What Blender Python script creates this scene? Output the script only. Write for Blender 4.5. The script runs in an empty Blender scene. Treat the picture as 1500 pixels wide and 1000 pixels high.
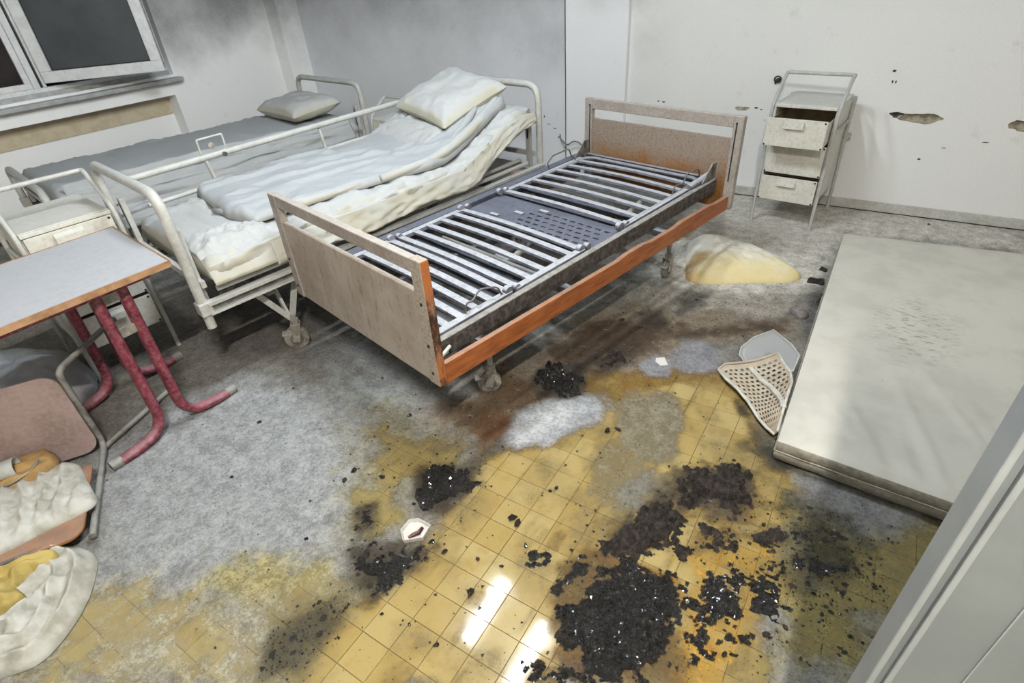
import bpy, math, random
import numpy as np
from mathutils import Vector, Matrix
from mathutils.geometry import tessellate_polygon
random.seed(7)
S = bpy.context.scene
COL = S.collection
# ---------------------------------------------------------------- camera, world, lamps, exposure
cam_d = bpy.data.cameras.new('camera'); cam = bpy.data.objects.new('camera', cam_d); COL.objects.link(cam)
cam_d.sensor_fit = 'HORIZONTAL'; cam_d.sensor_width = 36.0; cam_d.lens = 806.46/1500*36
cam_d.clip_start = 0.02; cam_d.clip_end = 60
Rv = Vector((0.84606327, 0.52965701, -0.06033567)); Uv = Vector((-0.25639536, 0.50354565, 0.82504739)); Fv = Vector((-0.46737391, 0.68257251, -0.56183307))
cam.matrix_world = Matrix(((Rv.x, Uv.x, -Fv.x, 0), (Rv.y, Uv.y, -Fv.y, 0), (Rv.z, Uv.z, -Fv.z, 1.535), (0, 0, 0, 1)))
S.camera = cam
w = bpy.data.worlds.new('night'); S.world = w; w.use_nodes = True
w.node_tree.nodes['Background'].inputs[0].default_value = (0.012, 0.014, 0.02, 1)
w.node_tree.nodes['Background'].inputs[1].default_value = 1.0
S.view_settings.view_transform = 'Standard'; S.view_settings.look = 'None'
S.view_settings.gamma = 1.0; S.view_settings.use_curve_mapping = False
S.view_settings.exposure = 0.0
LAMP_A, LAMP_B = 600.0, 2600.0      # radiance of the fluorescent tubes
CEIL = 2.85
# tubes run along y: (x, y0, y1)
TUBES_A = [(-1.725, 1.60, 2.13), (-1.235, 1.45, 1.98)]
TUBES_B = [(0.165, -0.40, 0.0)]

# ---------------------------------------------------------------- helpers
def lin(c):
    c = c/255.0
    return c/12.92 if c <= 0.04045 else ((c+0.055)/1.055)**2.4
KALB = .70
def W(r, g, b): return C(r, g, b, 1.0)
def C(r, g, b, k=None):
    k = KALB if k is None else k
    return (min(lin(r)*k, .9), min(lin(g)*k, .9), min(lin(b)*k, .9), 1.0)

class NT:
    def __init__(s, name):
        s.m = bpy.data.materials.new(name); s.m.use_nodes = True
        s.t = s.m.node_tree; s.t.nodes.clear()
        s.out = s.n('ShaderNodeOutputMaterial'); s.b = s.n('ShaderNodeBsdfPrincipled')
        s.l(s.b.outputs[0], s.out.inputs[0]); s.geo = s.n('ShaderNodeNewGeometry')
        s.pos = s.geo.outputs['Position']
    def n(s, t): return s.t.nodes.new(t)
    def l(s, a, b): s.t.links.new(a, b)
    def put(s, sock, v):
        if hasattr(v, 'is_output'): s.l(v, sock)
        else: sock.default_value = v
    def noise(s, scale, detail=4, rough=.55, vec=None, stretch=None, dist=0.0):
        x = s.n('ShaderNodeTexNoise'); x.inputs['Scale'].default_value = scale
        x.inputs['Detail'].default_value = detail; x.inputs['Roughness'].default_value = rough
        x.inputs['Distortion'].default_value = dist
        v = vec or s.pos
        if stretch:
            mp = s.n('ShaderNodeVectorMath'); mp.operation = 'MULTIPLY'; s.l(v, mp.inputs[0]); mp.inputs[1].default_value = stretch; v = mp.outputs[0]
        s.l(v, x.inputs['Vector']); return x.outputs['Fac']
    def math(s, op, a, b=0.0, c=None, clamp=False):
        x = s.n('ShaderNodeMath'); x.operation = op; x.use_clamp = clamp
        s.put(x.inputs[0], a); s.put(x.inputs[1], b)
        if c is not None: s.put(x.inputs[2], c)
        return x.outputs[0]
    def ss(s, v, a, b, o0=0.0, o1=1.0):
        x = s.n('ShaderNodeMapRange'); x.interpolation_type = 'SMOOTHSTEP'
        s.put(x.inputs['Value'], v); x.inputs['From Min'].default_value = a; x.inputs['From Max'].default_value = b
        x.inputs['To Min'].default_value = o0; x.inputs['To Max'].default_value = o1
        return x.outputs['Result']
    def mix(s, f, a, b):
        x = s.n('ShaderNodeMix'); x.data_type = 'RGBA'
        s.put(x.inputs[0], f); s.put(x.inputs[6], a); s.put(x.inputs[7], b); return x.outputs[2]
    def xyz(s, v=None):
        x = s.n('ShaderNodeSeparateXYZ'); s.l(v or s.pos, x.inputs[0]); return x.outputs
    def bump(s, h, strength=.3, dist=.005):
        x = s.n('ShaderNodeBump'); x.inputs['Strength'].default_value = strength; x.inputs['Distance'].default_value = dist
        s.l(h, x.inputs['Height']); s.l(x.outputs[0], s.b.inputs['Normal'])
    def fin(s, col, rough=.6, metal=0.0, spec=None):
        s.put(s.b.inputs['Base Color'], col); s.put(s.b.inputs['Roughness'], rough); s.b.inputs['Metallic'].default_value = metal
        if spec is not None: s.b.inputs['Specular IOR Level'].default_value = spec
        return s.m

def mat(name, c1, c2=None, scale=12, lo=.4, hi=.62, rough=.6, metal=0.0, dust=None, bump=None, stretch=None, spec=None, grain=None):
    """paint / wood / cloth with blotches (c2), settled powder on upward faces (dust=(colour, amount)) and fine relief"""
    t = NT(name)
    col = c1
    if c2 is not None:
        col = t.mix(t.ss(t.noise(scale, 5, .62, stretch=stretch), lo, hi), c1, c2)
    if grain is not None:
        g = t.noise(grain[1], 3, .6)
        col = t.mix(t.ss(g, .38, .68, 0, grain[2]), col, grain[0])
    if dust is not None:
        nz = t.xyz(t.geo.outputs['Normal'])[2]
        up = t.ss(nz, .15, .85)
        nn = t.noise(38, 5, .7)
        side = dust[2] if len(dust) > 2 else 0.0
        amt = t.math('MULTIPLY_ADD', up, dust[1]-side, side)
        f = t.math('MULTIPLY', amt, t.ss(nn, .30, .60, .55, 1.12), clamp=True)
        col = t.mix(f, col, dust[0])
    if bump:
        t.bump(t.noise(bump[0], 5, .65, stretch=stretch), bump[1], bump[2] if len(bump) > 2 else .004)
    return t.fin(col, rough, metal, spec)

DUST = C(196, 197, 196)
class MB:
    def __init__(s): s.v = []; s.f = []
    def add(s, vs, fs):
        o = len(s.v); s.v += [tuple(map(float, p)) for p in vs]; s.f += [tuple(i+o for i in f) for f in fs]; return s
    def box(s, x0, x1, y0, y1, z0, z1, rz=0.0, c=None):
        vs = [(x, y, z) for z in (z0, z1) for y in (y0, y1) for x in (x0, x1)]
        if rz:
            cx, cy = c or ((x0+x1)/2, (y0+y1)/2); a, b = math.cos(rz), math.sin(rz)
            vs = [(cx+(x-cx)*a-(y-cy)*b, cy+(x-cx)*b+(y-cy)*a, z) for x, y, z in vs]
        return s.add(vs, [(0, 2, 3, 1), (4, 5, 7, 6), (0, 1, 5, 4), (2, 6, 7, 3), (0, 4, 6, 2), (1, 3, 7, 5)])
    def beam(s, a, b, w, h, up=(0, 0, 1)):
        a, b, up = Vector(a), Vector(b), Vector(up); d = (b-a).normalized(); r = d.cross(up).normalized(); u = r.cross(d)
        vs = [p+r*i*w/2+u*j*h/2 for p in (a, b) for j in (-1, 1) for i in (-1, 1)]
        return s.add(vs, [(0, 1, 3, 2), (4, 6, 7, 5), (0, 4, 5, 1), (2, 3, 7, 6), (0, 2, 6, 4), (1, 5, 7, 3)])
    def tube(s, pts, r, n=8, closed=False, caps=True, sq=(1, 1)):
        P = [Vector(p) for p in pts]; N = len(P)
        T = []
        for i in range(N):
            if closed: d = P[(i+1) % N]-P[i-1]
            else: d = P[min(i+1, N-1)]-P[max(i-1, 0)]
            T.append(d.normalized())
        ref = Vector((0, 0, 1)) if abs(T[0].z) < .9 else Vector((1, 0, 0))
        nrm = (ref-T[0]*ref.dot(T[0])).normalized(); vs = []
        for i in range(N):
            nrm = (nrm-T[i]*nrm.dot(T[i])).normalized(); bi = T[i].cross(nrm)
            rr = r[i] if isinstance(r, (list, tuple)) else r
            for k in range(n):
                a = 2*math.pi*k/n; vs.append(P[i]+nrm*math.cos(a)*rr*sq[0]+bi*math.sin(a)*rr*sq[1])
        fs = []
        for i in range(N if closed else N-1):
            j = (i+1) % N
            for k in range(n): fs.append((i*n+k, i*n+(k+1) % n, j*n+(k+1) % n, j*n+k))
        if caps and not closed: fs.append(tuple(range(n))[::-1]); fs.append(tuple(range((N-1)*n, N*n)))
        return s.add(vs, fs)
    def cyl(s, a, b, r, n=14): return s.tube([a, b], r, n)
    def prism(s, poly, z0, z1):
        n = len(poly); vs = [(x, y, z0) for x, y in poly]+[(x, y, z1) for x, y in poly]
        return s.add(vs, [tuple(range(n))[::-1], tuple(range(n, 2*n))]+[(i, (i+1) % n, n+(i+1) % n, n+i) for i in range(n)])
    def grid(s, fn, nu, nv):
        vs = [fn(i/(nu-1), j/(nv-1)) for i in range(nu) for j in range(nv)]
        return s.add(vs, [(i*nv+j, (i+1)*nv+j, (i+1)*nv+j+1, i*nv+j+1) for i in range(nu-1) for j in range(nv-1)])
    def loft(s, loops, caps=True):
        n = len(loops[0]); vs = [p for lp in loops for p in lp]
        fs = [(i*n+k, i*n+(k+1) % n, (i+1)*n+(k+1) % n, (i+1)*n+k) for i in range(len(loops)-1) for k in range(n)]
        if caps: fs += [tuple(range(n))[::-1], tuple(range((len(loops)-1)*n, len(loops)*n))]
        return s.add(vs, fs)
    def lathe(s, prof, o=(0, 0, 0), n=20, ax='z'):
        loops = []
        for r, h in prof:
            lp = []
            for k in range(n):
                a = 2*math.pi*k/n; p = (r*math.cos(a), r*math.sin(a), h)
                if ax == 'x': p = (h, r*math.cos(a), r*math.sin(a))
                if ax == 'y': p = (r*math.sin(a), h, r*math.cos(a))
                lp.append((o[0]+p[0], o[1]+p[1], o[2]+p[2]))
            loops.append(lp)
        return s.loft(loops)
    def build(s, name, m, parent=None, smooth=None, bevel=0.0, solid=0.0, sub=0):
        me = bpy.data.meshes.new(name); me.from_pydata(s.v, [], s.f); me.validate(); me.materials.append(m)
        import bmesh
        bm = bmesh.new(); bm.from_mesh(me); bmesh.ops.recalc_face_normals(bm, faces=bm.faces); bm.to_mesh(me); bm.free()
        o = bpy.data.objects.new(name, me); COL.objects.link(o)
        if parent: o.parent = parent
        if smooth:
            for p in me.polygons: p.use_smooth = True
            if smooth != 180:
                md = None
                try: me.set_sharp_from_angle(angle=math.radians(smooth))
                except Exception: pass
        if solid:
            md = o.modifiers.new('thick', 'SOLIDIFY'); md.thickness = solid; md.offset = -1
        if bevel:
            md = o.modifiers.new('round', 'BEVEL'); md.width = bevel; md.segments = 2; md.limit_method = 'ANGLE'
        if sub:
            md = o.modifiers.new('sub', 'SUBSURF'); md.levels = sub; md.render_levels = sub
        return o

def tag(o, label=None, cat=None, group=None, kind=None):
    for k, v in (('label', label), ('category', cat), ('group', group), ('kind', kind)):
        if v: o[k] = v
    return o
def empty(name, loc=(0, 0, 0), rz=0.0):
    o = bpy.data.objects.new(name, None); COL.objects.link(o); o.location = loc; o.rotation_euler = (0, 0, rz); o.empty_display_size = .1; return o
def thing(name, label, cat, loc=(0, 0, 0), rz=0.0, group=None):
    return tag(empty(name, loc, rz), label, cat, group)
def dup(o, parent=None):
    c = o.copy(); COL.objects.link(c)
    if parent: c.parent = parent
    for ch in o.children: dup(ch, c)
    return c
def struct(o): o['kind'] = 'structure'; return o
def fillet(pts, r, n=6):
    P = [Vector(p) for p in pts]; out = [P[0]]
    for i in range(1, len(P)-1):
        a, b, c = P[i-1], P[i], P[i+1]; d1 = (a-b); d2 = (c-b); q = min(r, d1.length*.49, d2.length*.49)
        p1 = b+d1.normalized()*q; p2 = b+d2.normalized()*q
        for k in range(n+1):
            t = k/n; out.append(p1*(1-t)**2+b*2*t*(1-t)+p2*t*t)
    out.append(P[-1]); return out

# numpy value noise / fbm
_rs = np.random.RandomState(3); _tab = _rs.rand(256, 256)
def vn(x, y):
    xi = np.floor(x).astype(int); yi = np.floor(y).astype(int); fx = x-xi; fy = y-yi
    fx = fx*fx*fx*(fx*(fx*6-15)+10); fy = fy*fy*fy*(fy*(fy*6-15)+10)
    a = _tab[xi % 256, yi % 256]; b = _tab[(xi+1) % 256, yi % 256]; c = _tab[xi % 256, (yi+1) % 256]; d = _tab[(xi+1) % 256, (yi+1) % 256]
    return (a*(1-fx)+b*fx)*(1-fy)+(c*(1-fx)+d*fx)*fy
def fbm(x, y, sc, oc=4, g=.55, seed=0):
    x = np.asarray(x, float)*sc+seed*17.3; y = np.asarray(y, float)*sc+seed*9.1; s = 0; a = 1; t = 0
    for _ in range(oc):
        s = s+a*vn(x, y); t += a; a *= g; x = x*2.03+5.2; y = y*2.03+1.7
    return s/t
def rid(x, y, sc, oc=4, seed=0): return 1-np.abs(2*fbm(x, y, sc, oc, .55, seed)-1)
def sstep(a, b, x):
    t = np.clip((x-a)/(b-a), 0, 1); return t*t*(3-2*t)
def sdist(px, py, poly):
    """signed distance to polygon, positive inside"""
    n = len(poly); d = np.full(px.shape, 1e9); ins = np.zeros(px.shape, bool)
    for i in range(n):
        ax, ay = poly[i]; bx, by = poly[(i+1) % n]
        ex, ey = bx-ax, by-ay; L = ex*ex+ey*ey+1e-12
        t = np.clip(((px-ax)*ex+(py-ay)*ey)/L, 0, 1)
        d = np.minimum(d, (px-ax-t*ex)**2+(py-ay-t*ey)**2)
        if ay != by:
            c = ((ay > py) != (by > py)) & (px < (bx-ax)*(py-ay)/(by-ay)+ax); ins ^= c
    d = np.sqrt(d); return np.where(ins, d, -d)
def sfb(u, v, sc, oc=4, seed=0): return float(fbm(np.array([u]), np.array([v]), sc, oc, .55, seed)[0])
# ---------------------------------------------------------------- materials
def wall_mat(name, base, soot, z0, z1, amt, xdark=None, base_amt=0.0, coarse=2.2):
    """white paint, smoke film growing with height, faint grain"""
    t = NT(name); x, y, z = t.xyz()
    n1 = t.noise(coarse, 5, .6); n2 = t.noise(90, 3, .7)
    zz = t.math('ADD', z, t.math('MULTIPLY', t.math('SUBTRACT', n1, .5), .9))
    f = t.ss(zz, z0, z1, base_amt, amt)
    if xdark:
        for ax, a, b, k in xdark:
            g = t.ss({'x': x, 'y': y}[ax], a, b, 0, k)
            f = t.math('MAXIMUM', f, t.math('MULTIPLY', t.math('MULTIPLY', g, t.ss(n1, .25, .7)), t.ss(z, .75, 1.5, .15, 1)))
    f = t.math('MULTIPLY', f, t.ss(n2, .2, .75, .88, 1.1), clamp=True)
    col = t.mix(f, base, soot)
    col = t.mix(t.ss(t.noise(160, 2, .5), .45, .75, 0, .10), col, C(120, 120, 118))
    col = t.mix(t.ss(t.noise(7, 6, .7), .60, .78, 0, .22), col, C(172, 170, 164))
    t.bump(t.noise(60, 4, .7), .25, .002)
    return t.fin(col, .85, 0, .25)
M = {}
SOOT = W(84, 85, 86)
M['wall_left'] = wall_mat('sooty_white_paint_window_wall', W(246, 247, 251), SOOT, .80, 1.60, .80, coarse=1.6)
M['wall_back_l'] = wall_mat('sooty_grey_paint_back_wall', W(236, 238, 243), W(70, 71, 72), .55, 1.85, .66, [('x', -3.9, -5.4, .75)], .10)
M['wall_pil'] = wall_mat('white_paint_pillar', W(236, 237, 240), W(140, 140, 136), 1.0, 2.0, .6)
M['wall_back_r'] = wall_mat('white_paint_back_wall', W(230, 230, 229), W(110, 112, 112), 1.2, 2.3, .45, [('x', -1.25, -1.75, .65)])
M['wall_plain'] = wall_mat('white_paint_plain', W(200, 199, 195), W(120, 120, 118), 1.4, 2.6, .6)
M['ceiling'] = wall_mat('smoked_ceiling_paint', W(190, 189, 185), W(130, 130, 128), 0, 1, .4)
M['plaster'] = mat('broken_plaster', C(178, 170, 150, 1), C(140, 132, 114, 1), 30, rough=.95, bump=(60, .8, .01))
M['plaster_mid'] = mat('grey_plaster', C(130, 128, 116), C(84, 82, 74), 40, rough=.95, bump=(60, .6))
M['plaster_dark'] = mat('dark_plaster_chip', C(70, 68, 60), C(30, 30, 28), 40, rough=.95, bump=(80, .6))
M['tile'] = None
t = NT('yellow_floor_tile'); x, y, z = t.xyz()
cell = t.n('ShaderNodeTexWhiteNoise'); cell.noise_dimensions = '2D'
vm = t.n('ShaderNodeVectorMath'); vm.operation = 'FLOOR'
va = t.n('ShaderNodeVectorMath'); va.operation = 'MULTIPLY_ADD'; t.l(t.pos, va.inputs[0]); va.inputs[1].default_value = (10, 10, 0); va.inputs[2].default_value = (-.203, -.30, 0)
t.l(va.outputs[0], vm.inputs[0]); t.l(vm.outputs[0], cell.inputs['Vector'])
col = t.mix(t.ss(cell.outputs['Value'], 0, 1), C(190, 165, 104, .68), C(200, 180, 124, .68))
col = t.mix(t.ss(t.noise(9, 6, .65), .48, .72, 0, .55), col, C(174, 146, 78, .66))
col = t.mix(t.ss(t.noise(120, 3, .7), .58, .75, 0, .5), col, C(130, 104, 50))
t.bump(t.noise(25, 3, .5), .02, .001)
M['tile'] = t.fin(col, t.ss(t.noise(14, 4, .6), .3, .7, .05, .11), 0, .35)
M['joint'] = mat('dark_tile_joint', C(84, 66, 34), C(46, 38, 26), 20, rough=.8)
# settled powder, soot and grime film with some painted shading: colour / cover / gloss / specks come with the mesh
t = NT('powder_grime_shading_film')
at = t.n('ShaderNodeAttribute'); at.attribute_name = 'Col'
ar = t.n('ShaderNodeAttribute'); ar.attribute_name = 'gloss'
asp = t.n('ShaderNodeAttribute'); asp.attribute_name = 'speck'
n1 = t.noise(70, 6, .72); n2 = t.noise(16, 5, .65); n3 = t.noise(190, 3, .7)
a = t.math('ADD', at.outputs['Alpha'], t.math('MULTIPLY', t.math('SUBTRACT', n1, .5), 1.0))
a = t.math('ADD', a, t.math('MULTIPLY', t.math('SUBTRACT', n2, .5), .85))
a = t.math('ADD', a, t.math('MULTIPLY', t.math('SUBTRACT', n3, .5), .35))
hard = t.ss(a, .25, .80)
soft = t.math('MULTIPLY', at.outputs['Alpha'], t.ss(n2, .2, .75, .75, 1.15), clamp=True)
cov = t.math('ADD', t.math('MULTIPLY', hard, .35), t.math('MULTIPLY', soft, .65))
cov = t.math('MAXIMUM', cov, t.ss(at.outputs['Alpha'], .72, .92))
cov = t.math('MULTIPLY', cov, t.ss(at.outputs['Alpha'], 0.0, .2))
comb = t.math('ADD', t.math('MULTIPLY', n2, .30), t.math('ADD', t.math('MULTIPLY', n1, .38), t.math('MULTIPLY', n3, .32)))
mul = t.ss(comb, .38, .62, .54, 1.30)
sc = t.n('ShaderNodeVectorMath'); sc.operation = 'SCALE'; t.l(at.outputs['Color'], sc.inputs[0]); t.l(mul, sc.inputs['Scale'])
col = sc.outputs[0]
n4 = t.noise(34, 6, .75, dist=.6)
wsp = t.math('MULTIPLY', t.ss(n4, .60, .72), t.ss(at.outputs['Alpha'], .45, .9, 0, .55))
col = t.mix(wsp, col, C(214, 215, 216))
vo = t.n('ShaderNodeTexVoronoi'); vo.inputs['Scale'].default_value = 85; t.l(t.pos, vo.inputs['Vector'])
vo2 = t.n('ShaderNodeTexVoronoi'); vo2.inputs['Scale'].default_value = 24; t.l(t.pos, vo2.inputs['Vector'])
sp1 = t.math('LESS_THAN', t.math('ADD', vo.outputs['Distance'], t.math('MULTIPLY', t.math('SUBTRACT', n1, .5), .5)), t.math('MULTIPLY', asp.outputs['Fac'], .34))
sp2 = t.math('LESS_THAN', t.math('ADD', vo2.outputs['Distance'], t.math('MULTIPLY', t.math('SUBTRACT', n1, .5), .7)), t.math('SUBTRACT', t.math('MULTIPLY', asp.outputs['Fac'], .40), .045))
sp = t.math('MAXIMUM', sp1, sp2)
col = t.mix(sp, col, C(40, 36, 32))
cov = t.math('MAXIMUM', cov, sp)
t.bump(t.math('ADD', n1, t.math('MULTIPLY', n2, .8)), .55, .006)
t.fin(col, t.math('SUBTRACT', .9, ar.outputs['Fac']), 0, .4)
tr = t.n('ShaderNodeBsdfTransparent'); mx = t.n('ShaderNodeMixShader')
t.l(cov, mx.inputs[0]); t.l(tr.outputs[0], mx.inputs[1]); t.l(t.b.outputs[0], mx.inputs[2]); t.l(mx.outputs[0], t.out.inputs[0])
M['film'] = t.m
# charred crust
t = NT('glossy_black_char'); n1 = t.noise(45, 6, .7); n2 = t.noise(150, 4, .7)
col = t.mix(t.ss(n1, .46, .70), C(15, 14, 15), C(46, 36, 31)); col = t.mix(t.ss(n2, .62, .78, 0, .3), col, C(110, 100, 94))
t.bump(t.math('ADD', n1, n2), 1.0, .012); M['char'] = t.fin(col, t.ss(n2, .3, .7, .14, .45), 0, .7); t.b.inputs['Coat Weight'].default_value = .5; t.b.inputs['Coat Roughness'].default_value = .12
t = NT('dull_brown_ash'); n1 = t.noise(45, 6, .7); n2 = t.noise(150, 4, .7)
col = t.mix(t.ss(n1, .40, .66), C(34, 28, 25), C(84, 72, 63)); col = t.mix(t.ss(n2, .58, .76, 0, .4), col, C(150, 142, 136))
t.bump(t.math('ADD', n1, n2), .9, .01); M['ash'] = t.fin(col, .65, 0, .4)

M['wood'] = mat('orange_beech_wood', C(192, 112, 56), C(150, 80, 38), 9, .35, .7, .45, dust=(C(178, 160, 144), .55), bump=(40, .1), stretch=(1, 1, 6))
M['laminate'] = mat('dusty_pinkish_laminate', C(190, 181, 173), C(172, 160, 151), 10, .35, .7, .6, dust=(C(206, 200, 192), .5), grain=(C(140, 124, 114), 60, .4), bump=(50, .2), stretch=None)
t = NT('smoke_stained_headboard_panel'); x, y, z = t.xyz(); n = t.noise(6, 6, .65); n2 = t.noise(90, 4, .7)
f = t.ss(t.math('ADD', z, t.math('MULTIPLY', t.math('SUBTRACT', n, .5), .28)), .47, .64)
f = t.math('MAXIMUM', f, t.ss(x, -1.35, -1.62))
col = t.mix(f, t.mix(t.ss(n2, .45, .7), C(160, 112, 60), C(134, 84, 40)), t.mix(t.ss(n2, .4, .7), C(168, 152, 138), C(142, 124, 110)))
col = t.mix(t.ss(n2, .70, .78, 0, .8), col, C(212, 196, 168)); t.bump(n2, .2, .003); M['headpanel'] = t.fin(col, .6)
t = NT('dust_streaked_footboard_panel'); n = t.noise(26, 6, .7, stretch=(1.6, 1.6, .5), dist=.6); n2 = t.noise(110, 4, .7)
n3 = t.noise(5, 4, .6)
col = t.mix(t.ss(n, .50, .72, 0, .8), t.mix(t.ss(n3, .4, .65), C(196, 184, 172), C(176, 162, 150)), C(132, 114, 102)); col = t.mix(t.ss(n2, .40, .70, 0, .5), col, C(200, 190, 178))
t.bump(n, .35, .004); M['footpanel'] = t.fin(col, .75)
t = NT('scorched_post_wood'); x, y, z = t.xyz(); n = t.noise(22, 5, .65, stretch=(1, 1, .4)); n2 = t.noise(90, 4, .7)
nx_, ny_, nz_ = t.xyz(t.geo.outputs['Normal'])
side = t.ss(t.math('ADD', nx_, t.math('MULTIPLY', ny_, -.234)), .6, .95)   # powder stuck to the front face only
bare = t.mix(t.ss(n, .50, .64, 0, .9), C(192, 116, 62, .72), C(70, 42, 26)); bare = t.mix(t.math('MULTIPLY', t.math('MULTIPLY', t.ss(z, .40, .50), t.ss(z, .72, .62)), t.ss(n2, .34, .52, .25, .95)), bare, t.mix(t.ss(n, .42, .56), C(150, 130, 112), C(44, 32, 26))); bare = t.mix(t.ss(n2, .56, .72, 0, .35), bare, C(196, 184, 170))
dusty = t.mix(t.ss(n2, .42, .68), C(196, 184, 170), C(160, 146, 132)); dusty = t.mix(t.ss(n, .62, .74, 0, .6), dusty, C(160, 96, 50))
col = t.mix(side, dusty, bare)
M['postwood'] = t.fin(col, .6)
M['wood_inner'] = mat('dust_covered_wood_rail', C(150, 126, 104), C(120, 96, 76), 12, rough=.8, dust=(C(170, 160, 150), .6, .3))
M['steel'] = mat('sooty_steel', C(84, 84, 92), C(52, 52, 58), 18, rough=.55, dust=(C(186, 188, 196), .75), bump=(60, .3), grain=(C(38, 36, 36), 60, .5))
M['slat'] = mat('powder_covered_slats', C(150, 153, 164), C(110, 112, 124), 14, rough=.6, dust=(C(205, 207, 214), .92), bump=(80, .2))
M['slat_dark'] = mat('dark_blue_grey_plate', C(86, 90, 106), C(66, 70, 84), 8, rough=.6, dust=(C(160, 165, 182), .30), bump=(80, .2))
M['rail_dusty'] = mat('dust_caked_dark_rail', C(50, 46, 45), C(78, 72, 68), 34, .36, .62, .8, dust=(C(186, 182, 176), .75, .0), bump=(70, .6, .006), grain=(C(140, 132, 124), 42, .45))
M['cream'] = mat('cream_enamelled_tube', C(228, 228, 223, .64), C(212, 211, 204, .64), 20, rough=.45, dust=(C(216, 219, 220, .62), .65), grain=(C(120, 110, 92), 90, .14))
M['cream_box'] = mat('cream_enamelled_sheet_metal', C(233, 231, 221, .84), C(226, 223, 211, .82), 8, rough=.5, dust=(C(214, 216, 216), .6), grain=(C(150, 138, 112), 60, .2), bump=(30, .08))
M['drawer_in'] = mat('brown_drawer_inside', C(176, 158, 130), C(150, 134, 108), 14, rough=.8)
M['rust'] = mat('rusty_chip', C(64, 48, 36), C(30, 26, 24), 30, rough=.9)
M['sheet'] = mat('cream_bed_sheet', C(236, 235, 226, .62), C(231, 225, 204, .62), 5, .38, .66, .85, dust=(C(214, 217, 220, .60), .95), bump=(170, .15, .002), grain=(C(206, 196, 158, .6), 6, .3))
M['sheet_grey'] = mat('powdered_grey_sheet', C(220, 221, 218, .60), C(204, 208, 210, .60), 6, .35, .65, .9, dust=(C(200, 206, 212, .60), .8), bump=(170, .15, .002))
M['pillow'] = mat('powdered_pillowcase', C(230, 228, 214, .62), C(222, 213, 180, .62), 6, .4, .68, .9, dust=(C(216, 219, 222, .62), .95), bump=(170, .12, .002))
t = NT('heat_stained_pillowcase'); x, y, z = t.xyz(); n = t.noise(7, 5, .6); n2 = t.noise(60, 4, .6, stretch=(1, 1, 1))
fy = t.math('ADD', t.math('SUBTRACT', y, t.math('MULTIPLY', x, .496)), t.math('MULTIPLY', t.math('SUBTRACT', n, .5), .5))
col = t.mix(t.ss(fy, 3.52, 3.12), C(234, 231, 221, .84), C(232, 215, 160, .80)); col = t.mix(t.ss(n2, .52, .75, 0, .3), col, C(214, 190, 130))
sx = t.math('ADD', x, t.math('MULTIPLY', t.math('SUBTRACT', n, .5), .25))
col = t.mix(t.math('MULTIPLY', t.ss(sx, -.60, -.72), t.ss(fy, 3.48, 3.30, 0, .85)), col, C(186, 146, 84)); t.bump(n2, .15, .003); M['pillow_y'] = t.fin(col, .9)
t = NT('pale_mattress_cover'); n = t.noise(6, 5, .6); n2 = t.noise(34, 6, .7, stretch=(.6, 1.6, 1)); x, y, z = t.xyz()
col = t.mix(t.ss(n, .4, .65), C(232, 229, 218, .66), C(222, 219, 208, .64))
dx = t.math('MULTIPLY', t.math('SUBTRACT', x, .36), 4.2); dy = t.math('MULTIPLY', t.math('SUBTRACT', y, 2.62), 2.4)
rr = t.math('SQRT', t.math('ADD', t.math('MULTIPLY', dx, dx), t.math('MULTIPLY', dy, dy)))
col = t.mix(t.math('MULTIPLY', t.ss(rr, 1.0, .25), t.ss(n2, .50, .64, 0, .75)), col, C(150, 146, 128))
col = t.mix(t.ss(t.noise(60, 3, .6), .70, .76, 0, .5), col, C(150, 146, 134)); t.bump(t.noise(150, 3, .6), .12, .002); M['matt'] = t.fin(col, .75)
M['matt_side'] = mat('grey_beige_mattress_band', C(190, 184, 170), C(164, 158, 144), 26, .4, .65, .8, bump=(60, .3), grain=(C(120, 114, 100), 60, .35))
M['red'] = mat('dusty_wine_red_tube', C(150, 56, 74), C(112, 30, 48), 18, rough=.55, dust=(C(190, 158, 164), .38), grain=(C(186, 142, 150), 60, .4), bump=(60, .1))
M['ply'] = mat('dusty_pink_plywood', C(176, 146, 140), C(146, 116, 104), 5, .4, .66, .75, dust=(C(190, 176, 174), .4, .22), grain=(C(196, 180, 178), 60, .4))
M['ply_edge'] = mat('raw_plywood_edge', C(204, 164, 118), C(176, 134, 90), 14, rough=.7)
M['tabletop'] = mat('powdered_grey_desktop', C(200, 202, 208, .6), C(190, 192, 198, .6), 5, rough=.75, dust=(C(206, 209, 216, .62), .9), grain=(C(150, 152, 158), 18, .15))
M['edge'] = mat('brown_desk_edge_band', C(202, 160, 120), C(172, 128, 92), 16, rough=.65, grain=(C(130, 96, 70), 40, .3))
M['greytube'] = mat('dusty_grey_tube', C(150, 148, 142), C(110, 108, 102), 24, rough=.6, dust=(C(180, 180, 176), .6))
M['brownpanel'] = mat('orange_brown_plywood', C(180, 124, 72), C(150, 98, 56), 8, rough=.7, dust=(C(170, 162, 158), .35))
M['dustpanel'] = mat('dust_grey_plywood', C(150, 142, 140), C(116, 110, 108), 22, .36, .66, .9, bump=(50, .4), grain=(C(90, 86, 84), 50, .5))
M['cloth'] = mat('soiled_white_cloth', C(212, 211, 204), C(190, 188, 176), 8, .4, .68, .9, bump=(120, .2, .002), grain=(C(150, 146, 128), 16, .4))
M['cloth_y'] = mat('mustard_yellow_cloth', C(206, 184, 110), C(178, 156, 88), 10, rough=.9, bump=(120, .2, .002))
M['cloth_t'] = mat('tan_cloth', C(200, 164, 106), C(168, 132, 84), 10, rough=.9, bump=(120, .2, .002))
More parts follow.
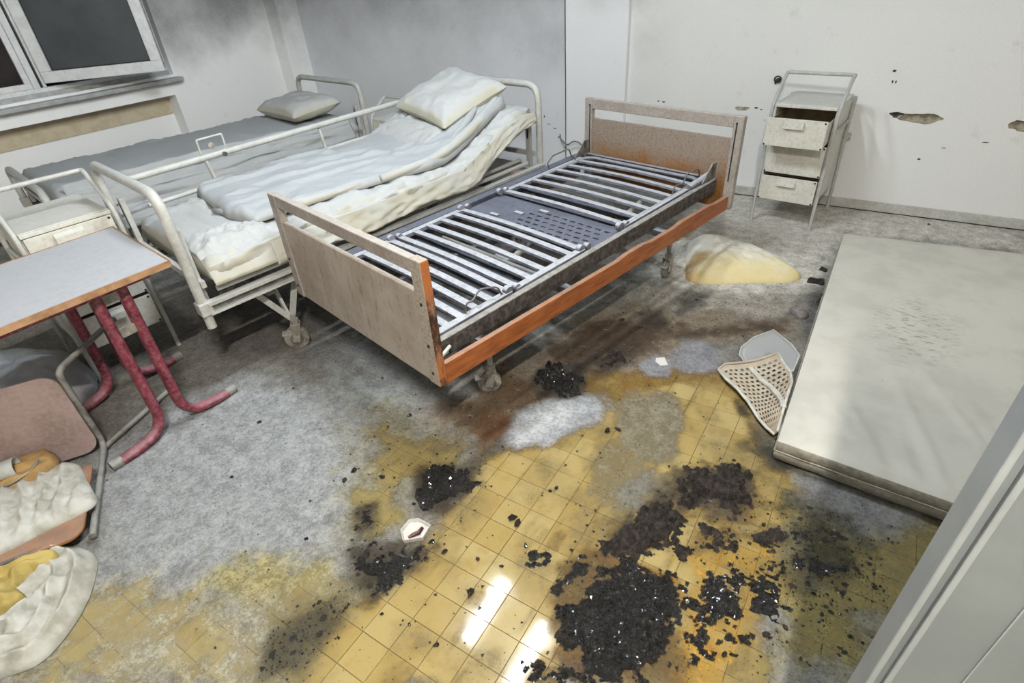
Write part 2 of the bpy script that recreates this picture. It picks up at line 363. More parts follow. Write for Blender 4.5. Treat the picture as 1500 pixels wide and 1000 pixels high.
M['rattan'] = mat('beige_moulded_plastic_lattice', C(196, 178, 150), C(170, 150, 122), 16, rough=.5, dust=(C(206, 200, 190), .4))
M['rim'] = mat('pale_plastic_rim', C(228, 226, 218), C(200, 198, 188), 18, rough=.4)
t = NT('cloudy_clear_plastic'); t.fin(C(216, 218, 220), .35); t.b.inputs['Transmission Weight'].default_value = .2; t.b.inputs['Alpha'].default_value = .55; M['clear'] = t.m
M['chrome'] = mat('dusty_caster_metal', C(190, 186, 174), C(150, 146, 134), 20, rough=.45, dust=(C(204, 202, 196), .6), grain=(C(100, 96, 88), 60, .4))
M['wheel'] = mat('worn_caster_tyre', C(176, 170, 158), C(120, 116, 108), 22, rough=.7, grain=(C(80, 76, 70), 60, .4))
M['wheel_d'] = mat('grey_hub', C(120, 116, 108), C(90, 88, 82), 22, rough=.6)
M['pvc'] = mat('white_window_pvc', C(228, 229, 231, .9), C(214, 216, 218, .9), 10, rough=.4, grain=(C(150, 150, 148), 60, .12))
M['gasket'] = mat('black_gasket', C(34, 34, 36), rough=.6)
t = NT('sooty_night_glass'); n = t.noise(5, 4, .6); t.fin(t.mix(t.ss(n, .4, .7), C(74, 80, 84), C(62, 68, 72)), .45, 0, .5); t.b.inputs['Transmission Weight'].default_value = 0.0; M['glass'] = t.m
t = NT('dark_clear_night_glass'); t.fin(C(40, 30, 30), .12, 0, .5); M['glass_d'] = t.m
M['tan'] = mat('tan_niche_strip', C(206, 194, 168, .9), C(194, 180, 152, .9), 14, rough=.8)
M['sill'] = mat('marble_sill_dusty', C(206, 209, 208), C(184, 187, 186), 12, rough=.5, dust=(C(206, 209, 210), .5), grain=(C(140, 142, 140), 26, .25))
M['night'] = mat('dark_brick_outside', C(46, 36, 36), C(32, 26, 28), 8, rough=.9)
M['door'] = mat('grey_painted_door', C(176, 184, 184, .5), C(168, 175, 176, .5), 4, rough=.45)
M['door_edge'] = mat('light_grey_door_trim', C(206, 211, 212, .55), C(196, 200, 202, .55), 8, rough=.4)
M['base'] = mat('grey_baseboard', C(214, 212, 205, .8), C(196, 194, 187, .8), 9, rough=.7, grain=(C(130, 128, 120), 70, .25))
M['white'] = mat('clean_white_card', C(236, 232, 226), C(220, 214, 206), 12, rough=.6)
M['maroon'] = mat('dark_red_smear', C(92, 40, 34), C(60, 26, 24), 30, rough=.4)
M['wire'] = mat('bent_dark_wire', C(96, 94, 92), C(70, 68, 66), 30, rough=.45, dust=(C(180, 180, 180), .4))
M['green'] = mat('dark_green_fitting', C(70, 82, 76), C(48, 56, 52), 20, rough=.6)
for nm, cc, st in (('lamp_a', (.87, .95, 1.0, 1), LAMP_A), ('lamp_b', (1.0, .96, .88, 1), LAMP_B)):
    t = NT('fluorescent_tube'); e = t.n('ShaderNodeEmission'); e.inputs[0].default_value = cc; e.inputs[1].default_value = st; t.l(e.outputs[0], t.out.inputs[0]); M[nm] = t.m
t = NT('small_glowing_bulb'); e = t.n('ShaderNodeEmission'); e.inputs[0].default_value = (1, .72, .55, 1); e.inputs[1].default_value = 9; t.l(e.outputs[0], t.out.inputs[0]); M['bulb'] = t.m
M['pinkplastic'] = mat('pale_pink_plastic', C(206, 180, 168), C(190, 164, 152), 12, rough=.5)

# ---------------------------------------------------------------- the room
XL, YB = -5.456, 4.331
def tess(outer, holes, put):
    polys = [[Vector((a, b, 0)) for a, b in outer]]+[[Vector((a, b, 0)) for a, b in h] for h in holes]
    tri = tessellate_polygon(polys); vs = [put(p.x, p.y) for pl in polys for p in pl]
    return vs, [tuple(t_) for t_ in tri]
def blob(cx, cz, rx, rz, n=18, j=.22, seed=1, sq=1.0):
    r = random.Random(seed); o = []
    for k in range(n):
        a = 2*math.pi*k/n; q = 1-j*r.random()
        ca, sa = math.cos(a), math.sin(a)
        o.append((cx+rx*q*math.copysign(abs(ca)**sq, ca), cz+rz*q*math.copysign(abs(sa)**sq, sa)))
    return o
# back wall, right section, with two knocked-out holes
h1 = blob(.19, .612, .125, .036, 24, .3, 4); h2 = blob(.70, .606, .095, .036, 20, .3, 8)
h3 = [(.062+(.05)*math.cos(a)*(.7+.3*math.sin(3*a)), .625+.018*math.sin(a)) for a in [2*math.pi*k/12 for k in range(12)]]
vs, fs = tess([(-2.26, -.02), (2.0, -.02), (2.0, CEIL), (-2.26, CEIL)], [h1, h2, h3], lambda a, b: (a, YB, b))
wb = MB().add(vs, fs); wr = struct(wb.build('wall_back', M['wall_back_r']))
for hh, cxz, mm in ((h1, (.19, .612), 'plaster'), (h2, (.70, .606), 'plaster'), (h3, (.062, .625), 'plaster_mid')):
    loops = []
    for q, dep in ((1.0, 0.0), (.93, .012), (.8, .02), (.5, .026), (.15, .028)):
        loops.append([(cxz[0]+(a-cxz[0])*q, YB+dep+(.004*random.random() if q < .99 else 0), cxz[1]+(b-cxz[1])*q) for a, b in hh])
    MB().loft(loops, False).add(loops[-1], [tuple(range(len(hh)))]).build('broken_plaster_cavity', M[mm], wr, 60)
def chip(cx, cz, rx, rz, seed, m='plaster_dark', y=YB, par=wr):
    o = blob(cx, cz, rx, rz, 12, .45, seed)
    lp = [[(a, y+.002, b) for a, b in o], [(a, y-.0025, b) for a, b in [(cx+(a-cx)*.9, cz+(b-cz)*.9) for a, b in o]], [(cx+(a-cx)*.4, y-.0015, cz+(b-cz)*.4) for a, b in o]]
    MB().loft(lp).build('plaster_chip', M[m], par)
for k, (cx, cz, rx, rz) in enumerate([(-.018, .872, .018, .012), (-.012, .812, .006, .018), (.006, .812, .006, .018), (.255, .372, .018, .009), (-.77, .622, .022, .008), (-.735, .612, .012, .007), (-1.47, .632, .012, .009), (-1.43, .628, .022, .008),
                                      (-.70, .545, .006, .005), (.55, .50, .03, .004), (.36, .45, .02, .003), (-.26, .60, .05, .003)]): chip(cx, cz, rx*.75, rz*.75, k+30)
chip(-.86, .612, .07, .017, 77, 'plaster')
# back wall, left sooty section
wbl = struct(MB().box(-5.6, -2.24, YB, YB+.2, -.02, CEIL).build('wall_back.001', M['wall_back_l']))
for k, (cx, cz, rx, rz) in enumerate([(-2.42, .40, .03, .006), (-2.36, .37, .03, .006), (-2.46, .46, .008, .02), (-2.32, .30, .02, .01)]): chip(cx, cz, rx*.7, rz*.7, k+60, 'plaster_dark', YB, wbl)
pil = struct(MB().box(-2.228, -1.722, YB-.05, YB+.05, 0, CEIL).build('trim_1', M['wall_pil'], bevel=.004)); pil['label'] = 'white square pillar on the back wall'
colm = struct(MB().box(XL-.05, -5.28, 4.08, YB+.1, 0, CEIL).build('trim_2', M['wall_left'], bevel=.006)); colm['label'] = 'boxed corner pillar beside the window wall'
# window wall: blocks round the window opening and the niche below it
WY0, WY1, NY1 = .35, 2.95, 2.90
wl = MB(); XO = XL-.27
wl.box(XO, XL, WY1, 4.5, -.02, CEIL).box(XO, XL, -2.0, WY0, -.02, CEIL).box(XO, XL, WY0, WY1, .765, .925).box(XO, XL, WY0, WY1, 2.35, CEIL)
wl.box(XO, XL, NY1, WY1, -.02, .765).box(XO, XL-.15, WY0, NY1, -.02, .765)
wlo = struct(wl.build('wall_left', M['wall_left'])); MB().box(XL-.151, XL-.140, WY0, NY1-.004, .60, .764).build('tan_strip', M['tan'], wlo)  # tan band across the upper back of the niche
struct(MB().box(-6.0, 2.3, -2.25, -2.05, -.02, CEIL).build('wall_front', M['wall_plain']))
struct(MB().box(2.0, 2.2, -2.1, 4.5, -.02, CEIL).build('wall_right', M['wall_plain']))
struct(MB().box(-6.0, 2.3, -2.2, 4.6, CEIL, CEIL+.1).build('ceiling', M['ceiling']))
bb = struct(MB().box(-1.73, 2.0, YB-.012, YB, .004, .072).build('baseboard_back', M['base'], bevel=.003))
MB().box(-1.73, 2.0, YB-.0135, YB-.002, -.002, .011).build('dark_gap', M['rust'], bb)
# window
win = struct(empty('window_1', (0, 0, 0)))
FX = -5.53
f = MB()
f.box(FX-.06, FX+.01, WY0, WY1, .925, .985).box(FX-.06, FX+.01, WY1-.06, WY1, .985, 2.35).box(FX-.06, FX+.01, WY0, WY0+.06, .985, 2.35).box(FX-.06, FX+.01, WY0, WY1, 2.29, 2.35)
f.build('window_frame', M['pvc'], win, bevel=.004)
f = MB(); f.box(FX-.05, FX+.012, 1.90, 1.945, .985, 2.29).box(FX-.05, FX+.02, 1.962, 1.985, .985, 2.29); f.build('mullion', M['pvc'], win, bevel=.003)
MB().box(FX-.052, FX+.004, 1.946, 1.961, .985, 2.29).build('gasket', M['gasket'], win)
f = MB(); f.box(FX-.045, FX-.005, WY0+.06, 1.90, .985, 1.025).box(FX-.045, FX-.005, 1.86, 1.90, 1.025, 2.29); f.build('sash_frame', M['pvc'], win, bevel=.003)
MB().box(FX-.03, FX-.022, WY0+.06, 1.86, 1.025, 2.27).build('window_pane', M['glass_d'], win)
sl = struct(MB().box(XL-.06, XL+.085, WY0-.05, 2.985, .872, .905).build('trim_3', M['sill'], bevel=.005)); sl['label'] = 'dusty grey window sill'
struct(MB().box(XL-.08, XL-.055, WY0, WY1, .9, .955).build('trim_4', M['sill'], bevel=.004))
# opened sash, hinged beside the mullion
P0 = Vector((-5.505, 1.987, 1.0115)); ang = math.atan2(.497, .669)
sash = empty('sash', P0, -ang); sash.parent = win
W_, H_ = .835, 1.27; b_ = .078
f = MB(); f.box(-.035, .03, 0, W_, 0, b_).box(-.035, .03, 0, W_, H_-b_, H_).box(-.035, .03, 0, b_, b_, H_-b_).box(-.035, .03, W_-b_, W_, b_, H_-b_)
f.build('sash_frame', M['pvc'], sash, bevel=.005)
MB().box(-.012, .004, b_-.004, W_-b_+.004, b_-.004, H_-b_+.004).build('window_pane', M['glass'], sash)
f = MB(); f.box(.002, .008, b_-.002, W_-b_+.002, b_-.002, b_+.008).box(.002, .008, b_-.002, b_+.006, b_, H_-b_).box(.002, .008, W_-b_-.006, W_-b_+.002, b_, H_-b_); f.build('gasket', M['gasket'], sash)
f = MB(); f.box(-.02, .01, W_-.002, W_+.006, .02, H_-.02); f.build('locking_strip', M['chrome'], sash)
nw = MB()
for k in range(16):
    nw.box(-6.6, -6.5, -2, 4.5, .2+k*.16, .2+k*.16+.145)
struct(nw.build('wall_outside', M['night']))
# door leaf standing open beside the viewer
dr = struct(empty('door_1', (0.155, .475, 0)))
MB().box(.006, .86, 0, .042, .004, 2.09).build('door_panel', M['door'], dr, bevel=.002)
f = MB(); f.box(0, .0065, -.006, .046, .004, 2.095); f.box(.0135, .0195, -.0075, .001, .004, 2.05); f.build('edge_trim', M['door_edge'], dr, bevel=.0015)
MB().box(.0705, .072, -.002, .0012, .004, 2.05).build('panel_joint', M['door_edge'], dr)
# ceiling lights (above the picture; one mirrored in the wet tiles)
def light(tubes, label, lm):
    xs = [q[0] for q in tubes]; y0 = min(q[1] for q in tubes); y1 = max(q[2] for q in tubes); cx, cy = sum(xs)/2, (y0+y1)/2
    L = thing('ceiling_light', label, 'lamp', (cx, cy, CEIL), 0)
    for x, a, c_ in tubes:
        MB().box(x-cx-.04, x-cx+.04, a-cy-.05, c_-cy+.05, -.03, 0).build('housing', M['pvc'], L)
        MB().cyl((x-cx, a-cy, -.05), (x-cx, c_-cy, -.05), .016, 12).build('tube', M[lm], L, 60)
light(TUBES_A, 'twin tube ceiling light over the middle of the room', 'lamp_a')
light(TUBES_B, 'single tube ceiling light above the doorway', 'lamp_b')
# ---------------------------------------------------------------- measured floor stains and painted shading, burnt heaps, chips
STAINS_AND_SHADING = [  # outline on the floor (m), colour, cover, opacity, softness, raggedness, gloss, specks
([(-2.54,0.513),(-2.306,0.958),(-1.747,1.251),(-1.186,1.242),(-1.278,0.934),(-1.185,0.699),(-1.127,0.522),(-1.413,0.278),(-1.673,0.076),(-2.247,0.321)],(196,199,202),0.95,0.9,0.1,0.12,0,0.1),
([(-2.259,1.365),(-1.952,1.453),(-1.486,1.333),(-1.5,1.17),(-1.891,1.175)],(200,208,210),0.98,0.8,0.05,0.08,0,0.05),
([(-2.717,1.699),(-1.361,1.372),(-1.455,1.296),(-1.865,1.368),(-2.401,1.438)],(140,140,140),0.9,0.7,0.05,0.06,0,0.1),  # shadow of the footboard put into the floor colour
([(-1.5,1.17),(-1.089,1.205),(-1.051,0.983),(-1.104,0.682),(-1.127,0.522),(-1.318,0.761)],(192,184,152),0.78,0.85,0.08,0.14,0,0.35),
([(-1.468,0.313),(-1.347,0.483),(-1.127,0.522),(-1.074,0.447),(-1.149,0.33),(-1.333,0.272)],(216,204,142),0.6,0.9,0.04,0.08,0,0.15),
([(-1.757,0.015),(-1.621,0.132),(-1.445,0.207),(-1.295,0.27),(-1.113,0.375),(-1.016,0.532),(-0.886,0.775),(-0.6,0.417),(-1.631,-0.192),(-1.696,-0.169),(-1.635,-0.09)],(226,216,176),0.36,0.95,0.05,0.12,0.1,0.14),
([(-1.54,0.032),(-1.419,0.149),(-1.235,0.082),(-1.35,-0.006)],(214,214,202),0.66,0.8,0.05,0.08,0,0.05),
([(-1.276,0.256),(-1.185,0.358),(-1.016,0.272),(-1.087,0.149)],(214,212,200),0.68,0.8,0.05,0.1,0,0.2),
([(-1.149,0.33),(-0.999,0.516),(-0.892,0.41),(-0.926,0.244),(-1.023,0.187)],(120,112,84),0.55,0.85,0.05,0.1,0.1,0.5),
([(-0.917,0.642),(-0.899,0.829),(-0.94,1.044),(-1.019,1.2),(-0.756,1.567),(-0.704,1.799),(-0.311,2.087),(-0.129,1.903),(0.015,1.608),(0.063,1.599),(0.072,1.469),(0.068,1.259),(0.115,0.839),(-0.865,0.26),(-0.911,0.377)],(190,150,70),0.05,1,0.035,0.05,0.35,0.05),
([(-1.382,1.045),(-1.186,1.152),(-1.04,1.231),(-0.96,1.071),(-1.096,0.958),(-1.186,0.835)],(186,168,110),0.3,0.9,0.03,0.08,0.1,0.35),
([(-1.274,0.786),(-1.174,0.859),(-1.04,0.781),(-1.075,0.668),(-1.165,0.679)],(186,170,104),0.35,0.9,0.03,0.05,0.1,0.25),
([(-0.944,1.283),(-0.649,1.673),(-0.638,1.449),(-0.804,1.157)],(190,160,86),0.3,0.5,0.03,0.06,0.2,0.2),
([(-1.342,1.254),(-1.241,1.517),(-1.186,1.781),(-1.06,2.186),(-0.844,2.695),(-0.131,3.082),(-0.042,2.494),(-0.344,2.215),(-0.52,1.978),(-0.704,1.799),(-0.756,1.567),(-0.826,1.347),(-0.941,1.18),(-1.115,1.105)],(156,140,118),0.92,0.95,0.05,0.1,0.05,0.4),
([(-1.221,2.426),(-0.803,2.805),(-0.137,3.123),(-0.013,2.709),(-0.244,2.594),(-0.767,2.484)],(200,194,182),0.9,0.85,0.05,0.1,0,0.3),
([(-1.289,1.282),(-1.186,1.546),(-0.969,1.66),(-0.806,1.541),(-0.877,1.277),(-1.019,1.2)],(108,84,56),0.95,0.9,0.04,0.08,0.1,0.4),
([(-1.156,1.926),(-0.953,2.203),(-0.58,2.355),(-0.13,2.665),(-0.134,2.512),(-0.505,2.226),(-0.681,1.981),(-0.825,1.848),(-1.044,1.794)],(84,62,42),0.96,0.9,0.04,0.1,0.25,0.25),
([(-1.134,1.365),(-0.959,1.411),(-0.924,1.251),(-0.974,1.182),(-1.064,1.218)],(124,80,44),0.9,0.7,0.03,0.05,0.1,0.2),
([(-0.542,2.239),(-0.184,2.453),(0.007,2.172),(-0.317,2.112)],(150,146,140),0.85,0.7,0.03,0.06,0,0.25),
([(-0.15,3.207),(-0.04,3.451),(0.001,2.393),(-0.089,2.602)],(84,86,92),0.95,0.8,0.03,0.05,0,0.3),
([(-0.927,1.525),(-0.83,1.788),(-0.582,1.974),(-0.317,2.112),(-0.292,2.015),(-0.544,1.872),(-0.682,1.607),(-0.678,1.471),(-0.802,1.36)],(140,104,34),0.55,0.9,0.025,0.05,0.55,0.12),
([(-0.787,1.839),(-0.467,2.006),(-0.311,2.087),(-0.274,1.947),(-0.496,1.908),(-0.676,1.735)],(164,116,32),0.5,0.8,0.02,0.04,0.6,0.08),
([(-0.936,1.245),(-0.97,1.429),(-0.872,1.605),(-0.727,1.707),(-0.662,1.618),(-0.675,1.495),(-0.784,1.327)],(198,200,204),0.98,1,0.02,0.04,0,0.06),
([(-0.912,1.257),(-0.911,1.413),(-0.825,1.579),(-0.756,1.567),(-0.811,1.377)],(232,234,236),1.0,0.9,0.02,0.03,0,0.02),
([(-1.072,1.009),(-0.997,1.169),(-0.944,1.283),(-0.904,1.22),(-0.937,1.083)],(110,106,100),0.85,0.8,0.02,0.04,0,0.5),
([(-0.658,1.964),(-0.618,2.074),(-0.532,2.059),(-0.509,1.945),(-0.6,1.897)],(168,168,174),1,1,0.012,0.02,0.15,0.02),
([(-0.576,2.095),(-0.546,2.25),(-0.429,2.297),(-0.337,2.189),(-0.337,2.074),(-0.463,1.991)],(166,166,172),0.98,0.95,0.02,0.03,0.1,0.15),
([(-0.62,1.64),(-0.6,1.775),(-0.461,1.848),(-0.358,1.733),(-0.297,1.513),(-0.371,1.396),(-0.543,1.459)],(172,164,142),0.74,0.95,0.02,0.04,0,0.1),
([(-0.646,1.403),(-0.557,1.493),(-0.371,1.396),(-0.297,1.4),(-0.319,1.187),(-0.416,1.132),(-0.565,1.18)],(168,158,130),0.66,0.9,0.03,0.06,0.05,0.15),
([(-0.457,1.258),(-0.382,1.39),(-0.319,1.187),(-0.423,1.176)],(164,164,160),0.82,0.7,0.02,0.04,0,0.1),
([(-0.272,1.735),(-0.117,1.732),(-0.044,1.613),(-0.153,1.48),(-0.286,1.519)],(170,152,100),0.45,0.7,0.03,0.06,0.1,0.3),
([(-0.209,1.907),(-0.111,1.821),(-0.022,1.742),(0.071,1.604),(-0.01,1.559),(-0.131,1.683)],(72,72,66),0.9,0.95,0.03,0.05,0.05,0.3),  # darker band along the lattice edge and mattress corner
([(-0.308,1.394),(-0.281,1.502),(-0.178,1.578),(-0.057,1.569),(0.008,1.466),(-0.007,1.332),(-0.138,1.258),(-0.239,1.295)],(112,98,80),0.85,0.9,0.03,0.06,0.05,0.6),
([(-0.43,1.004),(-0.396,1.143),(-0.339,1.306),(-0.22,1.306),(-0.19,1.141),(-0.283,1.032)],(110,98,82),0.8,0.9,0.03,0.06,0.05,0.6),
([(-0.037,1.58),(0.051,1.592),(0.081,1.412),(0.023,1.29),(-0.031,1.348)],(196,156,66),0.3,0.7,0.02,0.05,0.3,0.35),
([(-0.19,1.141),(-0.1,1.279),(0.041,1.3),(0.077,1.211),(0.09,1.048),(0.052,0.898),(0.028,0.787),(-0.06,0.736),(-0.137,0.916)],(255,196,64),0.5,0.95,0.02,0.05,0.6,0.35),
([(-0.468,0.983),(-0.16,1.049),(-0.117,0.975),(0.006,0.871),(-0.015,0.819),(-0.181,0.987),(-0.452,0.95)],(214,150,40),0.62,0.95,0.01,0.02,0.7,0.1),
([(-0.407,0.65),(-0.303,0.69),(-0.222,0.64),(-0.282,0.605)],(206,140,36),0.6,0.95,0.015,0.03,0.7,0.1),
([(0.059,1.545),(0.225,1.539),(0.519,1.571),(0.452,1.303),(0.3,0.948),(0.028,0.787),(0.074,1.039),(0.068,1.259)],(172,160,98),0.52,0.92,0.04,0.08,0.1,0.55),
([(0.071,1.604),(0.216,1.632),(0.394,1.588),(0.38,1.492),(0.238,1.412),(0.11,1.49)],(156,156,158),0.9,0.9,0.03,0.06,0,0.15),
([(0.054,1.336),(0.084,1.46),(0.213,1.471),(0.302,1.42),(0.305,1.266),(0.206,1.209),(0.116,1.207)],(74,70,52),0.85,0.9,0.04,0.09,0.05,0.8),
([(0.226,1.196),(0.325,1.23),(0.406,1.231),(0.351,1.073),(0.271,1.088)],(150,148,140),0.75,0.8,0.03,0.07,0,0.35),
([(0.174,0.911),(0.2,1.005),(0.24,1.008),(0.258,0.923),(0.172,0.873)],(178,180,182),0.92,0.9,0.02,0.04,0,0.1),
([(0.328,1.435),(0.501,1.533),(0.404,1.276),(0.336,1.309)],(130,124,88),0.5,0.7,0.04,0.06,0.05,0.2),
([(-1.129,0.939),(-1.093,1.036),(-0.948,1.077),(-0.903,0.992),(-0.934,0.873),(-1.016,0.844)],(50,48,46),1,0.95,0.025,0.03,0,0.5),
([(-1.125,0.609),(-1.044,0.685),(-0.889,0.744),(-0.845,0.657),(-0.892,0.552),(-0.983,0.5)],(74,72,64),0.9,0.95,0.04,0.06,0.1,0.8),
([(-1.217,0.731),(-1.175,0.789),(-1.103,0.714),(-1.124,0.655)],(70,66,58),0.9,0.85,0.02,0.03,0,0.6),
([(-1.098,0.29),(-1.023,0.427),(-0.973,0.408),(-0.985,0.27),(-1.02,0.229)],(80,76,62),0.8,0.8,0.03,0.05,0.1,0.8),
([(-1.074,1.718),(-0.891,1.843),(-0.782,1.653),(-0.949,1.564)],(48,46,46),1,0.95,0.02,0.03,0.1,0.4),
([(-0.858,1.919),(-0.779,2.054),(-0.685,1.95),(-0.787,1.839)],(90,86,82),0.95,0.8,0.03,0.06,0.1,0.5),
([(-0.686,2.686),(-0.556,2.749),(-0.516,2.607),(-0.62,2.48)],(60,56,52),1,0.7,0.02,0.06,0.1,0.5),
([(-0.837,2.372),(-0.739,2.458),(-0.679,2.34),(-0.758,2.265)],(60,54,48),1,0.7,0.02,0.06,0.1,0.5),
([(-0.49,0.887),(-0.43,1.004),(-0.153,1.027),(-0.045,0.744),(-0.312,0.587),(-0.428,0.748)],(92,70,44),0.8,0.8,0.03,0.05,0.3,0.6),
([(-0.147,1.006),(-0.062,1.132),(0.077,1.211),(0.094,1.028),(-0.003,0.907),(-0.105,0.935)],(120,84,40),0.4,0.5,0.03,0.06,0.4,0.6),
([(-3.002,1.215),(-2.756,1.68),(-1.632,1.311),(-2.222,1.248),(-2.458,1.061)],(110,102,96),0.9,0.6,0.06,0.1,0,0.2),  # shade under the rail bed painted into the film
([(-3.218,0.735),(-3.008,0.983),(-2.396,0.91),(-2.285,0.555),(-2.483,0.402)],(132,124,112),0.85,0.7,0.06,0.08,0,0.2),  # shade below the desk painted into the film
([(-0.83,4.479),(0.913,4.368),(0.939,3.954),(-0.009,3.842),(-0.035,3.262),(-0.119,3.003),(-0.372,2.88),(-0.71,2.76),(-0.901,2.852),(-1.016,3.714)],(264,259,248),0.97,0.95,0.07,0.08,0,0.14),  # floor colour lightened to make up for weak light at the back
]
PILES = [  # outline on the floor (m), height, material, brokenness, label
([(-1.116,0.928),(-1.117,1.004),(-1.051,1.044),(-0.955,1.074),(-0.909,1.043),(-0.916,0.968),(-0.938,0.897),(-1.0,0.843),(-1.06,0.87)],0.035,'char',0.25,'matte black heap of burnt cloth behind the white card box'),
([(-1.093,0.584),(-1.065,0.658),(-0.967,0.699),(-0.891,0.728),(-0.853,0.693),(-0.875,0.626),(-0.868,0.571),(-0.94,0.529),(-1.016,0.532)],0.022,'char',0.5,'glittering black ash heap in front of the white card box'),
([(-1.055,1.699),(-1.031,1.77),(-0.94,1.788),(-0.85,1.745),(-0.793,1.657),(-0.842,1.611),(-0.932,1.594),(-1.007,1.629)],0.045,'char',0.2,'black charred bundle beside the front caster of the steel bed'),
([(-0.471,0.858),(-0.49,0.956),(-0.437,0.978),(-0.402,0.885),(-0.408,0.807),(-0.449,0.808)],0.022,'char',0.35,'small black crust lobe left of the largest burnt crust'),
([(-0.382,0.949),(-0.299,1.018),(-0.188,1.038),(-0.14,0.986),(-0.107,0.912),(-0.11,0.834),(-0.14,0.736),(-0.119,0.701),(-0.237,0.631),(-0.296,0.634),(-0.389,0.703),(-0.42,0.776),(-0.396,0.838)],0.03,'char',0.42,'largest black burnt crust lying in the yellow puddle'),
([(-0.416,0.574),(-0.389,0.619),(-0.325,0.653),(-0.286,0.621),(-0.295,0.593),(-0.385,0.54)],0.022,'char',0.35,'glossy black crust at the bottom edge of the picture'),
([(-0.412,1.015),(-0.396,1.112),(-0.328,1.278),(-0.269,1.278),(-0.206,1.19),(-0.178,1.105),(-0.253,1.071),(-0.36,1.002)],0.03,'ash',0.5,'brownish ash mound above the orange streak'),
([(-0.297,1.382),(-0.284,1.474),(-0.204,1.495),(-0.117,1.573),(-0.061,1.531),(-0.044,1.404),(-0.118,1.347),(-0.22,1.306)],0.04,'ash',0.4,'broad grey brown ash mound near the mattress corner'),
([(-0.174,1.193),(-0.137,1.253),(-0.041,1.297),(0.05,1.334),(0.053,1.287),(-0.029,1.243),(-0.099,1.192),(-0.155,1.169)],0.026,'ash',0.35,'long dark ash ridge behind the orange puddle'),
([(-0.073,1.061),(-0.029,1.119),(-0.001,1.085),(0.004,1.021),(-0.016,0.953),(-0.06,0.927),(-0.064,0.994)],0.02,'char',0.35,'black tar patch in the middle of the orange puddle'),
([(-0.002,1.198),(0.028,1.188),(0.069,1.135),(0.06,1.106),(0.021,1.128)],0.016,'char',0.35,'slim black tar patch at the puddle edge'),
([(-0.839,1.9),(-0.83,1.996),(-0.769,2.046),(-0.699,1.984),(-0.726,1.888),(-0.793,1.853)],0.03,'ash',0.35,'grey black cinder lump left of the white powder blobs'),
([(-1.213,0.733),(-1.207,0.771),(-1.149,0.769),(-1.113,0.708),(-1.12,0.666),(-1.171,0.691)],0.02,'char',0.45,'small black ash trail left of the burnt cloth heap'),
([(-0.604,0.863),(-0.593,0.895),(-0.553,0.912),(-0.524,0.895),(-0.516,0.872),(-0.543,0.873),(-0.588,0.853)],0.016,'char',0.1,'curved black lump on the clean yellow tiles'),
([(-0.145,1.002),(-0.099,1.046),(-0.068,1.022),(-0.097,0.974),(-0.131,0.971)],0.014,'char',0.4,'flat black flake patch right of the largest crust'),
([(-0.087,0.879),(-0.042,0.916),(-0.017,0.858),(-0.028,0.802),(-0.063,0.801)],0.014,'char',0.4,'speckled black patch at the bottom right of the largest crust'),
([(-0.153,1.027),(-0.097,1.111),(0.003,1.195),(0.099,1.197),(0.122,1.067),(0.097,0.924),(0.019,0.82),(-0.071,0.826),(-0.121,0.926)],0.014,'char',0.95,'scattered tar blots around the orange puddle'),
([(0.036,1.326),(0.158,1.439),(0.293,1.415),(0.289,1.257),(0.176,1.168),(0.086,1.165)],0.008,'char',0.92,'thin black flakes on the dark greenish tiles before the mattress'),
([(0.138,1.076),(0.155,1.097),(0.174,1.021),(0.165,0.995)],0.012,'char',0.1,'narrow black sliver on the greenish tiles'),
([(-0.062,2.949),(-0.01,3.055),(0.034,2.956),(-0.012,2.818),(-0.057,2.849)],0.03,'ash',0.2,'crumpled grey rag scrap beside the mattress edge'),
]
CHIPS = [(-0.686,0.955),(-0.713,0.965),(-0.619,0.897),(-0.725,0.78),(-0.834,0.746),(-0.677,0.676),(-0.866,0.494),(-0.776,0.511),(-0.671,0.506),(-0.646,0.797),(-0.657,1.129),(-0.644,1.151),(-0.483,1.063),(-0.485,1.131),(-0.604,1.502),(-0.572,1.528),(-0.747,2.379),(-0.599,2.646),(-0.175,1.094),(-0.158,1.142),(-0.053,1.218),(0.086,0.98),(0.043,0.934),(0.09,1.094),(0.132,1.166),(0.249,1.14),(0.321,1.276),(0.129,1.026),(0.006,0.871),(-1.355,1.247),(-1.65,1.331),(-1.365,1.193),(-1.347,0.858),(-1.343,0.802),(-1.231,0.883),(-1.01,1.142),(-1.91,0.852),(-1.966,1.08),(-1.64,0.951),(-1.381,0.673),(-1.267,0.559),(-1.74,0.602),(-0.873,2.279),(-0.927,1.915),(0.007,2.791),(0.041,2.413),(0.42,4.211),(0.358,4.509)]
